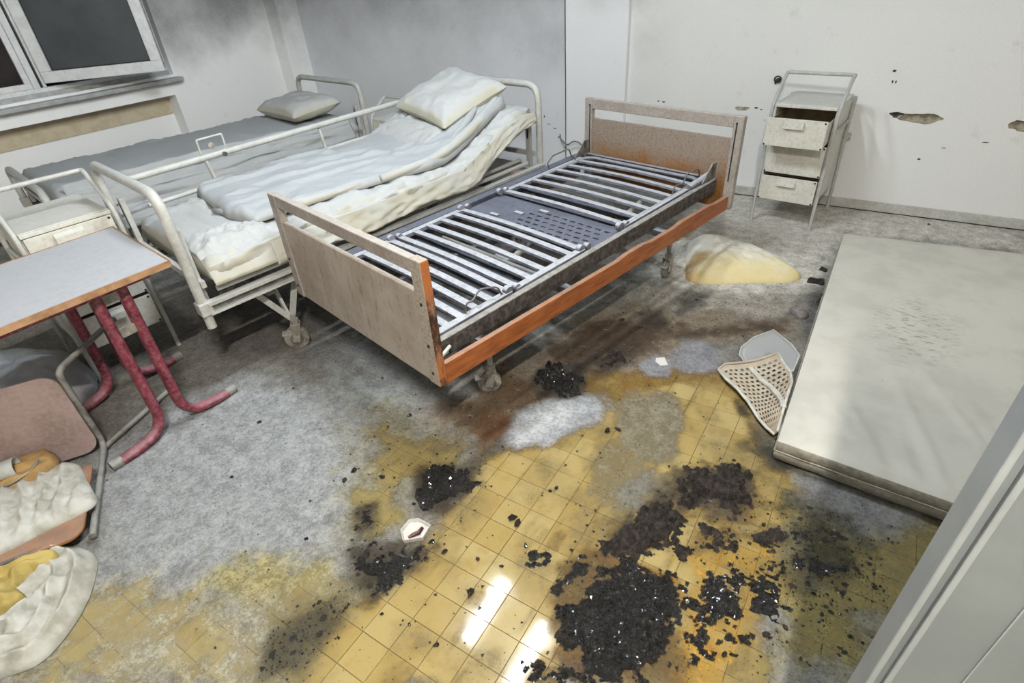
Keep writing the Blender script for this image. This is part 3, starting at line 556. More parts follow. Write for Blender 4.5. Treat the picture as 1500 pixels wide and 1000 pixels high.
# ---------------------------------------------------------------- floor: slab, tiles, film of powder, grime and some painted shading
def film_fields(X, Y):
    FK = .50
    base = np.array([C(166, 163, 156, FK)[:3]]*X.size).reshape(X.shape+(3,))
    f1 = fbm(X, Y, 2.2, 5, .6, 5)[..., None]
    base = base*(.78+.44*f1)
    A = np.clip(.9+.1*fbm(X, Y, 4, 3), 0, 1); G = np.zeros_like(X); SP = np.full_like(X, .11)
    nA = fbm(X, Y, 5, 5, .62, 11)-.5; nB = fbm(X, Y, 18, 4, .6, 12)-.5
    for poly, c, a, op, so, am, g, sp in STAINS_AND_SHADING:
        px = [p[0] for p in poly]; py = [p[1] for p in poly]; mg = so*1.5+am*1.5+.05
        sel = (X > min(px)-mg) & (X < max(px)+mg) & (Y > min(py)-mg) & (Y < max(py)+mg)
        if not sel.any(): continue
        d = sdist(X[sel], Y[sel], poly)+am*(2.4*nA[sel]+1.6*nB[sel])
        m = sstep(-so*1.5, so*1.5, d)*op
        cc = np.array(C(*c, FK)[:3])*(.86+.28*(nB[sel]+.5))[:, None]
        base[sel] = base[sel]*(1-m[:, None])+cc*m[:, None]
        A[sel] = A[sel]*(1-m)+a*m; G[sel] = G[sel]*(1-m)+g*m; SP[sel] = SP[sel]*(1-m)+sp*m
    # burnt dirt spread round every heap
    for q, (poly, h, m_, br, lab) in enumerate(PILES):
        if m_ == 'char' and h < .02 or 'largest' in lab: continue
        px = [p[0] for p in poly]; py = [p[1] for p in poly]
        sel = (X > min(px)-.14) & (X < max(px)+.14) & (Y > min(py)-.14) & (Y < max(py)+.14)
        d = sdist(X[sel], Y[sel], poly)+.10*nA[sel]+.09*nB[sel]; m = sstep(-.045, .03, d)*.8
        cc = np.array(C(86, 74, 58, FK)[:3]); base[sel] = base[sel]*(1-m[:, None])+cc*m[:, None]
        A[sel] = np.maximum(A[sel], .72*m); SP[sel] = np.maximum(SP[sel], .75*m)
    # thin haze of powder and brown wiping streaks over the bare tiles
    hz = sstep(.44, .74, fbm(X+.4*Y, Y-.3*X, 6, 5, .6, 31)); st_ = sstep(.50, .72, fbm(X*2.6, Y*.55, 9, 4, .6, 33)); bare = A < .4
    hc = np.array(C(176, 160, 124, FK)[:3]); bc = np.array(C(128, 98, 44, FK)[:3])
    k = np.where(bare, np.clip(hz, 0, 1), 0)[..., None]*.8; base = base*(1-k)+hc*k
    k = np.where(bare, st_, 0)[..., None]*.75; base = base*(1-k)+bc*k
    A = np.where(bare, np.maximum(A, np.maximum(.34*hz+.12, .42*st_)), A)
    SP = np.where(bare, np.maximum(SP, .10+.16*hz), SP)
    return base, A, G, SP
floor = struct(MB().box(-5.8, 2.0, -2.1, 4.5, -.12, -.0035).build('floor', M['joint']))
step = .0115
gx = np.arange(-5.45, 1.05, step); gy = np.arange(-.9, 4.325, step)
X, Y = np.meshgrid(gx, gy, indexing='ij')
base, A, G, SP = film_fields(X, Y)
Z = .0016+A*.0035*sstep(.5, .9, A)*(.3+1.4*fbm(X, Y, 22, 4, .6, 3))
nx, ny = X.shape
V = np.stack([X, Y, Z], -1).reshape(-1, 3)
idx = np.arange(nx*ny).reshape(nx, ny)
F = np.stack([idx[:-1, :-1], idx[1:, :-1], idx[1:, 1:], idx[:-1, 1:]], -1).reshape(-1, 4)
AV = (A+SP).reshape(-1)
cx_ = X.reshape(-1); cy_ = Y.reshape(-1)
ctr = V[F].mean(1); depth = (ctr-np.array([0, 0, 1.535]))@np.array(Fv)
lx = (ctr@np.array(Rv)-1.535*Rv.z)/depth
keep = (depth > .12) & (np.abs(lx) < 1.5) & (AV[F].max(1) > .06)
F = F[keep]
me = bpy.data.meshes.new('powder_shading_film')
used, inv = np.unique(F, return_inverse=True); V2 = V[used]; F2 = inv.reshape(-1, 4)
me.vertices.add(len(V2)); me.vertices.foreach_set('co', V2.astype(np.float32).ravel())
me.loops.add(F2.size); me.loops.foreach_set('vertex_index', F2.astype(np.int32).ravel())
me.polygons.add(len(F2)); me.polygons.foreach_set('loop_start', (np.arange(len(F2))*4).astype(np.int32))
try: me.polygons.foreach_set('loop_total', np.full(len(F2), 4, np.int32))
except Exception: pass
me.update(calc_edges=True)
ca = me.color_attributes.new('Col', 'FLOAT_COLOR', 'POINT')
ca.data.foreach_set('color', np.concatenate([base.reshape(-1, 3)[used], A.reshape(-1, 1)[used]], 1).astype(np.float32).ravel())
for nm, arr in (('gloss', G), ('speck', SP)):
    aa = me.attributes.new(nm, 'FLOAT', 'POINT'); aa.data.foreach_set('value', arr.reshape(-1)[used].astype(np.float32))
me.polygons.foreach_set('use_smooth', np.ones(len(F2), bool))
me.materials.append(M['film'])
fo = bpy.data.objects.new('powder_shading_film', me); COL.objects.link(fo); fo.parent = floor; fo['kind'] = 'stuff'
# tiles, 10 cm: those that lie bare or thinly covered are single parts, the others one field
TX, TY, PT = .0203, .0300, .1
def tile_mesh():
    h = .0493; c = .0008; m = MB()
    lo = [(-h, -h, -.0034), (h, -h, -.0034), (h, h, -.0034), (-h, h, -.0034)]
    mi = [(x, y, -c) for x, y, _ in lo]; tp = [(x*(h-c)/h, y*(h-c)/h, 0) for x, y, _ in lo]
    m.add(lo+mi+tp, [(8, 9, 10, 11)]+[(i, (i+1) % 4, 4+(i+1) % 4, 4+i) for i in range(4)]+[(4+i, 4+(i+1) % 4, 8+(i+1) % 4, 8+i) for i in range(4)])
    return m
t0 = tile_mesh().build('tile', M['tile'], floor); tme = t0.data
cand = []; rest = []
from math import floor as fl
for i in range(-55, 20):
    for j in range(-21, 43):
        x = TX+PT*(i+.5); y = TY+PT*(j+.5)
        if not (-5.4 < x < 1.95 and -2.0 < y < 4.29): continue
        d = Vector((x, y, -1.535)); dz = d.dot(Fv)
        if dz < .3: rest.append((x, y)); continue
        u_ = 750+806.5*d.dot(Rv)/dz; v_ = 500-806.5*d.dot(Uv)/dz
        if not (-40 < u_ < 1540 and -40 < v_ < 1040): rest.append((x, y)); continue
        ia = int((x-gx[0])/step); ja = int((y-gy[0])/step)
        al = A[max(ia-3, 0):ia+4, max(ja-3, 0):ja+4].mean() if 0 <= ia < nx and 0 <= ja < ny else 1
        if al < .72: cand.append((dz, x, y))
        else: rest.append((x, y))
cand.sort(); rest += [(x, y) for _, x, y in cand[295:]]
rt = random.Random(5)
for k, (_, x, y) in enumerate(cand[:295]):
    o = t0 if k == 0 else t0.copy()
    if k: COL.objects.link(o)
    o.location = (x, y, rt.uniform(-.0004, .0002)); o.rotation_euler = (rt.uniform(-.0009, .0009), rt.uniform(-.0009, .0009), 0)
tf = MB(); pr = tile_mesh()
for x, y in rest: tf.add([(a+x, b+y, c) for a, b, c in pr.v], pr.f)
tfo = tf.build('tile_field', M['tile'], floor); tfo['kind'] = 'stuff'

# burnt heaps: ragged height fields
def pile(poly, h, m, br, label, seed, group=None):
    px = [p[0] for p in poly]; py = [p[1] for p in poly]; st = .0055
    xs = np.arange(min(px)-.05, max(px)+.05, st); ys = np.arange(min(py)-.05, max(py)+.05, st)
    x, y = np.meshgrid(xs, ys, indexing='ij')
    d = sdist(x, y, poly)+.10*(fbm(x, y, 14, 4, .6, seed)-.5)+.085*(fbm(x, y, 45, 3, .6, seed+4)-.5)
    r = rid(x, y, 26, 4, seed+2); n = fbm(x, y, 60, 4, .65, seed+3)
    env = sstep(-.004, .045, d)
    z = h*env*(.25+.75*r*r)+.012*(n-.5)*env
    hole = br*(fbm(x, y, 20, 4, .65, seed+9))*1.35+.12*br*(rid(x, y, 40, 3, seed)-.5)
    z = np.where(d > 0, z-.030*sstep(.52, .8, hole/br*.62+.1)*br*2*(1-env*.35), -.01)
    if br > .8: z = np.where(fbm(x, y, 19, 4, .62, seed+31) < .535, -.01, z)
    vid = -np.ones(x.shape, int); ok = z > .0022
    cells = ok[:-1, :-1] | ok[1:, :-1] | ok[1:, 1:] | ok[:-1, 1:]
    mb = MB(); z = np.maximum(z, .0012); nn = x.shape[1]
    ii, jj = np.nonzero(cells)
    ids = np.unique(np.concatenate([ii*nn+jj, (ii+1)*nn+jj, (ii+1)*nn+jj+1, ii*nn+jj+1])); mp = {q: k for k, q in enumerate(ids.tolist())}
    jx = (fbm(x, y, 90, 2, .5, seed+20)-.5)*.006; jy = (fbm(x, y, 90, 2, .5, seed+21)-.5)*.006
    xf, yf, zf = (x+jx).ravel(), (y+jy).ravel(), z.ravel()
    cxm, cym = sum(px)/len(px), sum(py)/len(py)
    mb.v = [(xf[q]-cxm, yf[q]-cym, zf[q]) for q in ids.tolist()]
    mb.f = [(mp[a*nn+b], mp[(a+1)*nn+b], mp[(a+1)*nn+b+1], mp[a*nn+b+1]) for a, b in zip(ii.tolist(), jj.tolist())]
    o = mb.build('burnt_heap', M[m], None, 28); o.location = (cxm, cym, 0)
    tag(o, label, 'burnt debris', 'burnt heaps on the floor', 'stuff'); return o
for k, (poly, h, m, br, lab) in enumerate(PILES): pile(poly, h, m, br, lab, 40+k*3)
# single charred chips
rc = random.Random(12)
def chip_mesh(s, seed):
    r = random.Random(seed); n = 7; lp = []
    pts = [(math.cos(2*math.pi*k/n)*s*r.uniform(.5, 1.2), math.sin(2*math.pi*k/n)*s*r.uniform(.35, .8)) for k in range(n)]
    for q, zz in ((.8, .0), (1.0, s*.25), (.85, s*.5), (.35, s*.65)): lp.append([(a*q, b*q, zz+r.uniform(-.1, .1)*s*(zz > 0)) for a, b in pts])
    return MB().loft(lp)
MARKS = [((-.96, .76), 'near the white card box'), ((-1.0, 1.0), 'beside the matte black burnt heap'), ((-.45, .85), 'beside the largest burnt crust'), ((-.62, 1.0), 'on the clean yellow tiles mid floor'), ((-.65, .62), 'by the lamp reflection on the tiles'),
         ((-.1, 1.0), 'at the orange puddle'), ((.1, 1.25), 'on the greenish tiles before the mattress'), ((-.55, 1.6), 'on the grey patch between ash mounds and steel bed'), ((-.7, 2.4), 'on the brown ground beside the steel bed'), ((-1.35, 1.05), 'on the speckled dust below the footboard corner'),
         ((-1.55, .85), 'on the pale dust mid floor'), ((-1.95, 1.05), 'on the pale dust between desk and footboard'), ((.2, 4.1), 'on the floor along the back wall'), ((-.15, 2.5), 'beside the upper mattress edge'), ((-1.2, .5), 'on the dull tiles at the lower left'), ((-.4, .4), 'at the bottom edge of the picture')]
for k, (x, y) in enumerate(CHIPS):
    s = rc.choice([.007, .009, .011, .014, .018]) * (1.25 if k in (0, 1, 2) else 1)
    o = chip_mesh(s, k).build('charred_chip', M['char' if k % 3 else 'ash']); o.location = (x, y, .003); o.rotation_euler = (0, 0, rc.uniform(0, 6.28))
    ph = min(MARKS, key=lambda q: math.dist(q[0], (x, y)))[1]
    tag(o, 'small charred black chip '+ph, 'burnt chip', 'charred chips '+ph)
# loose ash crumbs: past counting, one mesh
rg_ = np.random.RandomState(4); N_ = 60000
ux = rg_.uniform(-2.6, .75, N_); uy = rg_.uniform(.15, 3.6, N_)
ia = np.clip(((ux-gx[0])/step).astype(int), 0, nx-1); ja = np.clip(((uy-gy[0])/step).astype(int), 0, ny-1)
pk = rg_.rand(N_) < (SP[ia, ja]**1.5)*.8*(.3+1.4*sstep(.4, .7, fbm(ux, uy, 9, 4, .6, 77)))
cr = MB()
for x, y in zip(ux[pk], uy[pk]):
    s = .0022+.006*rg_.rand()**3; a0 = rg_.rand()*6.28; pts = [(x+s*math.cos(a0+2.1*k)*(.6+.6*rg_.rand()), y+s*math.sin(a0+2.1*k)*(.6+.6*rg_.rand()), .0022) for k in range(3)]
    cr.add(pts+[(x, y, .0025+s*.9)], [(0, 1, 3), (1, 2, 3), (2, 0, 3)])
co = cr.build('ash_crumbs', M['char']); tag(co, 'loose black ash crumbs strewn around the burnt heaps', 'ash', None, 'stuff')
# ---------------------------------------------------------------- furniture
def L(u, v, z): return (-v, u, z)
def lbox(m, u0, u1, v0, v1, z0, z1): return m.box(-v1, -v0, u0, u1, z0, z1)
def caster(parent, u, v, r=.045, top=.2, swivel=0.4, z=0.0):
    c = empty('caster', L(u, v, z), swivel); c.parent = parent
    MB().lathe([(r*.3, -.017), (r*.86, -.017), (r, -.012), (r, .012), (r*.86, .017), (r*.3, .017)], (0, 0, r), 22, 'x').build('wheel', M['wheel'], c, 40)
    MB().lathe([(r*.2, -.019), (r*.55, -.019), (r*.55, .019), (r*.2, .019)], (0, 0, r), 16, 'x').build('hub', M['wheel_d'], c, 40)
    f = MB()
    for s in (-1, 1): f.prism([(0, 0)], 0, 0) if False else f.beam((s*.023, -.004, r*.75), (s*.023, .012, r*2.15), .005, .034, (0, 1, 0))
    f.box(-.027, .027, -.012, .034, r*2.1, r*2.35); f.cyl((0, .012, r*2.3), (0, .012, top), .013, 12); f.cyl((0, .012, r*2.35), (0, .012, r*2.75), .021, 14)
    f.build('fork', M['chrome'], c, 40)
    MB().box(-.02, .02, -.062, -.02, r*1.5, r*1.62).beam((0, -.03, r*1.56), (0, .01, r*2.2), .03, .006, (1, 0, 0)).build('brake_lever', M['chrome'], c)

# --- the stripped bed in front
A1 = -math.radians(13.2)
bed = thing('hospital_bed', 'stripped wooden hospital bed with bare dusty steel slats and orange side rails', 'bed', (-1.0774, 1.1082, .0583), A1); bed.scale = (.962, .962, .962)
fb = empty('footboard'); fb.parent = bed
m = MB(); lbox(m, 0, .036, 0, .062, .278, .783); m.build('post', M['postwood'], fb, bevel=.004)
m = MB(); lbox(m, 0, .036, 1.058, 1.12, .275, .78); m.build('post', M['laminate'], fb, bevel=.004)
m = MB(); lbox(m, .002, .034, .062, 1.058, .728, .78); m.build('top_rail', M['laminate'], fb, bevel=.004)
m = MB(); lbox(m, .006, .028, .062, 1.058, .278, .655); m.build('panel', M['footpanel'], fb, bevel=.002)
m = MB()
for v, z in ((.03, .33), (.03, .45), (1.09, .33), (1.09, .47), (.03, .62)): m.cyl(L(-.003, v, z), L(.004, v, z), .006, 8)
m.build('screw', M['rust'], fb)
hb = empty('headboard'); hb.parent = bed
U = 2.12
for v0, v1 in ((-.018, .038), (.996, 1.052)):
    m = MB(); lbox(m, U, U+.036, v0, v1, .30, .81); p = m.build('post', M['laminate'], hb, bevel=.004)
    vc = v0+.036 if v0 < .5 else v0+.014
    m = MB(); lbox(m, U-.0015, U+.002, vc-.004, vc+.003, .46, .775); m.build('slot', M['gasket'], p)
    m = MB(); m.cyl(L(U-.004, vc, .772), L(U+.001, vc, .772), .006, 8); m.build('slot_stop', M['gasket'], p)
m = MB(); lbox(m, U+.002, U+.034, .038, .996, .748, .808); m.build('top_rail', M['laminate'], hb, bevel=.004)
m = MB(); lbox(m, U+.008, U+.028, .038, .996, .30, .690); m.build('panel', M['headpanel'], hb, bevel=.002)
def rail_loft(v0, v1, bumps):
    loops = []
    for k in range(31):
        u = .036+(U-.036)*k/30; h = .366+.012*(k/30)+(.010 if any(a < u < b for a, b in bumps) else 0); b0 = .276+.02*(k/30)
        loops.append([L(u, v0, b0), L(u, v1, b0), L(u, v1, h), L(u, v0, h)])
    return MB().loft(loops)
rail_loft(0.0, .024, [(1.12, 1.3), (1.62, 1.92)]).build('side_rail', M['wood'], bed, bevel=.003)
rail_loft(1.082, 1.106, []).build('side_rail', M['wood_inner'], bed, bevel=.003)
zf = lambda u: .383+.032*u
pf = empty('slatted_base'); pf.parent = bed
def lbeam(m, u0, v0, u1, v1, z0, z1, w, h): return m.beam(L(u0, v0, z0), L(u1, v1, z1), w, h)
for v in (.085, 1.035):
    lbeam(MB(), .05, v, 2.09, v, zf(.05)-.012, zf(2.09)-.012, .032 if v < .5 else .060, .076).build('frame_rail', M['rail_dusty' if v < .5 else 'slat_dark'], pf, bevel=.004)
m = MB(); m.tube(fillet([L(1.30, .125, zf(1.3)+.012), L(2.05, .15, zf(2.05)+.012), L(2.05, .96, zf(2.05)+.012), L(1.30, .985, zf(1.3)+.012)], .07), .016, 10); m.build('end_tube', M['steel'], pf, 60)
lbeam(MB(), .055, .1, .055, 1.01, zf(.05), zf(.05), .03, .05).build('cross_bar', M['steel'], pf)
lbeam(MB(), 2.09, .08, 2.09, 1.03, zf(2.1), zf(2.1), .03, .05).build('cross_bar', M['steel'], pf)
def section(u0, u1, us, v0=.13, v1=.98, dz=.016, sag=0.0):
    for v in (v0, v1):
        lbeam(MB(), u0, v, u1, v, zf(u0)+dz, zf(u1)+dz, .034, .022).build('section_side', M['slat'], pf, bevel=.003)
    for u in us:
        m = MB(); m.grid(lambda a, b: L(u+(b-.5)*.034, v0+(v1-v0)*a, zf(u)+dz+.008+.010*math.sin(math.pi*a)), 9, 2)
        m.build('slat', M['slat'], pf, solid=.012)
section(.075, .50, [.095, .165, .24, .32, .40, .485])
section(.525, .975, [.54, .63, .72, .81, .90, .965])
section(1.29, 2.0, [1.305, 1.42, 1.53, 1.635, 1.74, 1.845, 1.95])
for u, wd in ((.28, .06), (.445, .07), (.585, .075), (.675, .07), (1.36, .06), (1.47, .06)):
    m = MB(); lbox(m, u-wd/2, u+wd/2, .16, .95, zf(u)-.02, zf(u)-.012); m.build('lower_plate', M['slat_dark'], pf)
# seat plate with punched slots
vs_, holes = [(.985, .12), (1.275, .12), (1.275, .99), (.985, .99)], []
for i in range(5):
    for j in range(9):
        a = 1.03+i*.045; b = .17+j*.055+(.027 if i % 2 else 0)
        if b < .66: holes.append([(a-.007, b-.016), (a+.007, b-.016), (a+.007, b+.016), (a-.007, b+.016)])
v_, f_ = tess(vs_, holes, lambda a, b: L(a, b, zf(a)+.006))
MB().add(v_, f_).build('punched_plate', M['slat_dark'], pf, solid=.004)
for a, b in ((1.04, .80), (1.13, .70), (1.22, .60)):
    m = MB(); lbox(m, a-.012, a+.012, b-.03, b+.03, zf(a)+.006, zf(a)+.014); m.build('bracket', M['slat'], pf)
for u in (.515, .985, 1.285):
    for v in (.13, .98):
        MB().cyl(L(u-.03, v-.012, zf(u)+.03), L(u-.03, v+.012, zf(u)+.03), .020, 12).cyl(L(u+.02, v-.012, zf(u)+.026), L(u+.02, v+.012, zf(u)+.026), .016, 12).build('hinge', M['slat'], pf, 40)
    lbeam(MB(), u, .13, u, .98, zf(u)-.014, zf(u)-.014, .03, .02).build('cross_bar', M['slat_dark'], pf)
for u in (2.075,):
    for v in (.09, 1.0):
        m = MB(); m.prism([(-.03, 0)], 0, 0) if False else m.beam(L(u-.10, v, zf(u)+.01), L(u, v, zf(u)+.10), .006, .05).beam(L(u, v, zf(u)-.02), L(u, v, zf(u)+.115), .05, .006, (1, 0, 0)); m.build('gusset', M['greytube'], pf)
MB().cyl(L(1.86, .115, zf(2)+.03), L(2.07, .105, zf(2)+.055), .018, 12).build('actuator_tube', M['slat'], pf, 40)
def wire(pts): return MB().tube(fillet(pts, .018, 4), .0042, 7)
wire([L(.26, .14, zf(.3)+.02), L(.27, .14, zf(.3)+.07), L(.31, .15, zf(.3)+.055), L(.36, .16, zf(.3)+.085), L(.43, .13, zf(.4)+.075), L(.45, .13, zf(.4)+.03), L(.47, .13, zf(.4)+.02)]).build('mattress_stop', M['wire'], pf, 60)
wire([L(1.70, .99, zf(1.8)), L(1.70, .995, zf(1.8)+.04), L(1.69, 1.0, zf(1.8)+.065), L(1.74, 1.0, zf(1.8)+.10), L(1.88, .985, zf(1.8)+.115), L(1.90, .98, zf(1.8)+.06), L(1.94, .98, zf(1.9)+.035), L(1.94, .98, zf(1.9))]).build('mattress_stop', M['wire'], pf, 60)
wire([L(1.76, .15, zf(1.8)+.02), L(1.78, .155, zf(1.8)+.06), L(1.86, .15, zf(1.8)+.055), L(1.90, .15, zf(1.8)+.105), L(2.0, .14, zf(1.9)+.10), L(2.02, .14, zf(1.9)+.04)]).build('mattress_stop', M['wire'], pf, 60)
for k in range(2): MB().cyl(L(.04, .03+.03*k, .378-.03*k), L(.10, .045+.02*k, .392-.036*k), .007, 8).build('corner_bolt', M['cream'], pf)
ch = empty('lifting_chassis'); ch.parent = bed
for v in (.174, .94): lbeam(MB(), .34, v, 1.84, v, .20, .20, .03, .04).build('chassis_rail', M['slat'], ch)
for u in (.372, .95, 1.806): lbeam(MB(), u, .16, u, .96, .205, .205, .045, .035).build('chassis_bar', M['slat'], ch)
for u, du in ((.45, .3), (1.2, .28)):
    for v in (.28, .80): lbeam(MB(), u, v, u+du, v, .21, zf(u+du)-.05, .02, .035).build('lift_arm', M['chrome'], ch)
    MB().cyl(L(u+du, .2, zf(u+du)-.045), L(u+du, .9, zf(u+du)-.045), .014, 10).build('lift_shaft', M['chrome'], ch, 40)
for u, v in ((.82, .55), (1.62, .42)):
    m = MB(); lbox(m, u-.09, u+.09, v-.05, v+.05, .235, .325); m.build('motor_housing', M['gasket' if u > 1 else 'slat'], ch, bevel=.012)
    MB().cyl(L(u+.08, v, .28), L(u+.28, v+.02, .31), .018, 12).build('motor_spindle', M['chrome'], ch, 40)
for u, v, s in ((.372, .174, -.62), (1.806, .164, .15), (.372, .94, .2), (1.806, .94, .9)): caster(bed, u, v, .054, .275, s, -.0606)
MB().tube([L(.60, .3, .3), L(.64, .25, .23), L(.72, .28, .2), L(.8, .4, .22), L(.86, .5, .27)], .008, 7).build('cable', M['gasket'], ch, 60)

# --- cream tubular beds behind
def metal_bed(loc, label, zr, ztf, zth, Wd, Ln, rail):
    B = thing('metal_bed', label, 'bed', loc, -math.radians(9.7), 'cream tubular metal beds')
    def hoop(name, u, zt, lean):
        g = empty(name); g.parent = B
        MB().tube(fillet([L(u, .035, zr-.05), L(u+lean*.3, .035, zt-.2), L(u+lean, .035, zt), L(u+lean, Wd-.035, zt), L(u+lean*.3, Wd-.035, zt-.2), L(u, Wd-.035, zr-.05)], .12, 8), .021, 12).build('hoop_tube', M['cream'], g, 60)
        s = .035 if u < 1 else -.03
        for v in (.10, Wd-.10):
            m = MB(); lbox(m, u+s-.012, u+s+.012, v-.018, v+.018, zr-.03, zt-.16); p = m.build('flat_post', M['cream'], g, bevel=.003)
            m = MB(); lbox(m, u+s-.014, u+s-.0115, v-.004, v+.004, zt-.32, zt-.18); m.build('slot', M['gasket'], p)
        lbeam(MB(), u+s, .04, u+s, Wd-.04, zr+.06, zr+.06, .02, .03).build('cross_bar', M['cream'], g)
    hoop('foot_hoop', 0.0, ztf, 0.0); hoop('head_hoop', Ln, zth, 0.0)
    for v in (.0, Wd-.036):
        f = empty('side_frame'); f.parent = B
        lbeam(MB(), .01, v+.018, Ln, v+.018, zr-.015, zr-.015, .036, .016).build('rail_flange', M['cream'], f)
        lbeam(MB(), .01, v+(.030 if v < .4 else .006), Ln, v+(.030 if v < .4 else .006), zr-.035, zr-.035, .010, .05).build('rail_web', M['greytube'], f)
        lbeam(MB(), .01, v+.018, Ln, v+.018, zr-.060, zr-.060, .036, .010).build('rail_flange', M['cream'], f)
    for du, v in ((0, .045), (.02, .085)):
        MB().cyl(L(.08+du, v, zr+.022), L(Ln-.12-du, v, zr+.022+du), .013, 10).build('mattress_tube', M['cream'], B, 60)
        MB().cyl(L(.08+du, Wd-v, zr+.022), L(Ln-.12-du, Wd-v, zr+.022+du), .013, 10).build('mattress_tube', M['cream'], B, 60)
    for u in (.0, Ln):
        for v in (.035, Wd-.035):
            m = MB(); lbox(m, u-.026, u+.026, v-.03, v+.03, zr-.065, zr-.005); m.build('corner_block', M['cream'], B, bevel=.005)
            MB().cyl(L(u, v, zr-.13), L(u, v, zr-.06), .020, 12).build('corner_cap', M['cream'], B, 40)
    lbeam(MB(), .30, .06, .30, Wd-.06, zr-.10, zr-.10, .04, .03).build('under_bar', M['greytube'], B)
    lbeam(MB(), Ln-.3, .06, Ln-.3, Wd-.06, zr-.10, zr-.10, .04, .03).build('under_bar', M['greytube'], B)
    m = MB(); lbox(m, .12, Ln-.1, .10, Wd-.10, zr+.004, zr+.012); m.build('mattress_deck', M['greytube'], B)
    for u in (.354, Ln-.35):
        for v in (.079, Wd-.079):
            s = 1 if v < .4 else -1
            m = MB(); m.beam(L(u-.13, v+s*.02, zr-.07), L(u+.01, v+s*.01, .16), .012, .028).beam(L(u+.10, v+s*.02, zr-.07), L(u+.01, v+s*.01, .16), .012, .028).beam(L(u, v+s*.10, zr-.08), L(u, v+s*.01, .17), .012, .028)
            m.build('caster_strut', M['cream'], B)
            caster(B, u, v, .060, .19, -.55)
    if rail:
        G = empty('safety_rail'); G.parent = B; v = Wd+.002
        MB().cyl(L(.10, v, .79), L(1.90, v, .838), .0165, 12).build('rail_tube', M['cream'], G, 60)
        MB().cyl(L(.16, v, .648), L(1.83, v, .688), .012, 10).build('rail_tube', M['cream'], G, 60)
        for u in (.50, 1.19): MB().cyl(L(u, v, .80), L(u+.02, v, .655), .010, 10).build('rail_strut', M['cream'], G, 60)
        MB().tube([L(1.89, v, .836), L(1.88, v, .78), L(1.84, v, .69)], .011, 10).build('rail_strut', M['wire'], G, 60)
        MB().tube(fillet([L(.49, v, .80), L(.49, v, .892), L(.625, v, .896), L(.625, v, .825), L(.60, v, .808)], .006, 3), .0055, 8).build('wire_bracket', M['cream'], G, 60)
        MB().lathe([(.006, -.008), (.017, -.004), (.017, .004), (.006, .008)], L(.555, v, .85), 14, 'x').build('release_knob', M['chrome'], G, 40)
        MB().cyl(L(.60, v-.03, .80), L(.60, v+.03, .80), .012, 10).build('pivot', M['wire'], G)
    return B
bed2 = metal_bed((-2.2, .969, 0), 'cream metal hospital bed under the crumpled white duvet, safety rail raised', .452, .908, .925, .87, 2.25, True)
bed3 = metal_bed((-3.87, 1.13, 0), 'cream metal hospital bed along the window wall, half hidden', .44, .64, .855, 1.0, 2.2, False)

# --- bedding
def slab(name, m, parent, u0, u1, v0, v1, zt, zb, drop=None, folds=.006, seed=1, nu=70, nv=44):
    """closed mattress-like body in bed coordinates with creased cover"""
    loops = []
    for i in range(nu):
        a = i/(nu-1); u = u0+(u1-u0)*a; lp = []
        e = min(1, min(a, 1-a)*(u1-u0)/.05); ez = 1-.35*(1-math.sqrt(max(0, 1-(1-e)**2)))
        t_, b_ = zt(u), zb(u); h = (t_-b_)
        for j in range(nv):
            q = j/nv
            ang_ = 2*math.pi*q
            cs, sn = math.cos(ang_), math.sin(ang_)
            sx = math.copysign(abs(cs)**.28, cs); sz = math.copysign(abs(sn)**.45, sn)
            hw = (v1-v0)/2-.012*(1-e)
            v = (v0+v1)/2-hw*sx; z = (t_+b_)/2+h/2*sz*ez
            n = folds*2*(sfb(u*1.2, v*3+z*6, 5, 3, seed)-.5)+folds*.8*(sfb(u*5+z*8, v*3, 7, 2, seed+5)-.5)
            lp.append(L(u, v+(-1 if sx > 0 else 1)*n*abs(sx)**6, z+(n if sn > 0 else 0)))
        loops.append(lp)
    return MB().loft(loops).build(name, m, parent, 70)
def frame_thing(name, label, cat, bedobj, group=None):
    return thing(name, label, cat, bedobj.location, bedobj.rotation_euler.z, group)
zt2 = lambda u: .628+.185*float(sstep(1.42, 2.12, np.array(u)))
zb2 = lambda u: .482+.20*float(sstep(1.55, 2.2, np.array(u)))
mt2 = frame_thing('mattress', 'mattress in a cream sheet on the bed with the raised safety rail', 'mattress', bed2)
slab('cover', M['sheet'], mt2, .075, 2.19, .015, .855, zt2, zb2, folds=.026, seed=3, nu=120, nv=72)
# loose hanging edge of the sheet toward the viewer
def sheet_edge(u, q):
    z0 = zt2(u)-.03; z1 = .485+.245*float(sstep(1.45, 2.22, np.array(u)))-.012*math.sin(u*9)
    w_ = sfb(u*3, q*.7, 4, 4, 8)-.5; w2 = rid(np.array([u*1.4+q*.5]), np.array([q*.5]), 6, 3, 2)[0]-.5
    return L(u, .012-.018*q-.030*w_*q-.02*w2*q, z0+(z1-z0)*q)
MB().grid(lambda a, b: sheet_edge(.35+a*1.84, b), 150, 14).build('hanging_sheet', M['sheet'], mt2, 180, solid=.003)
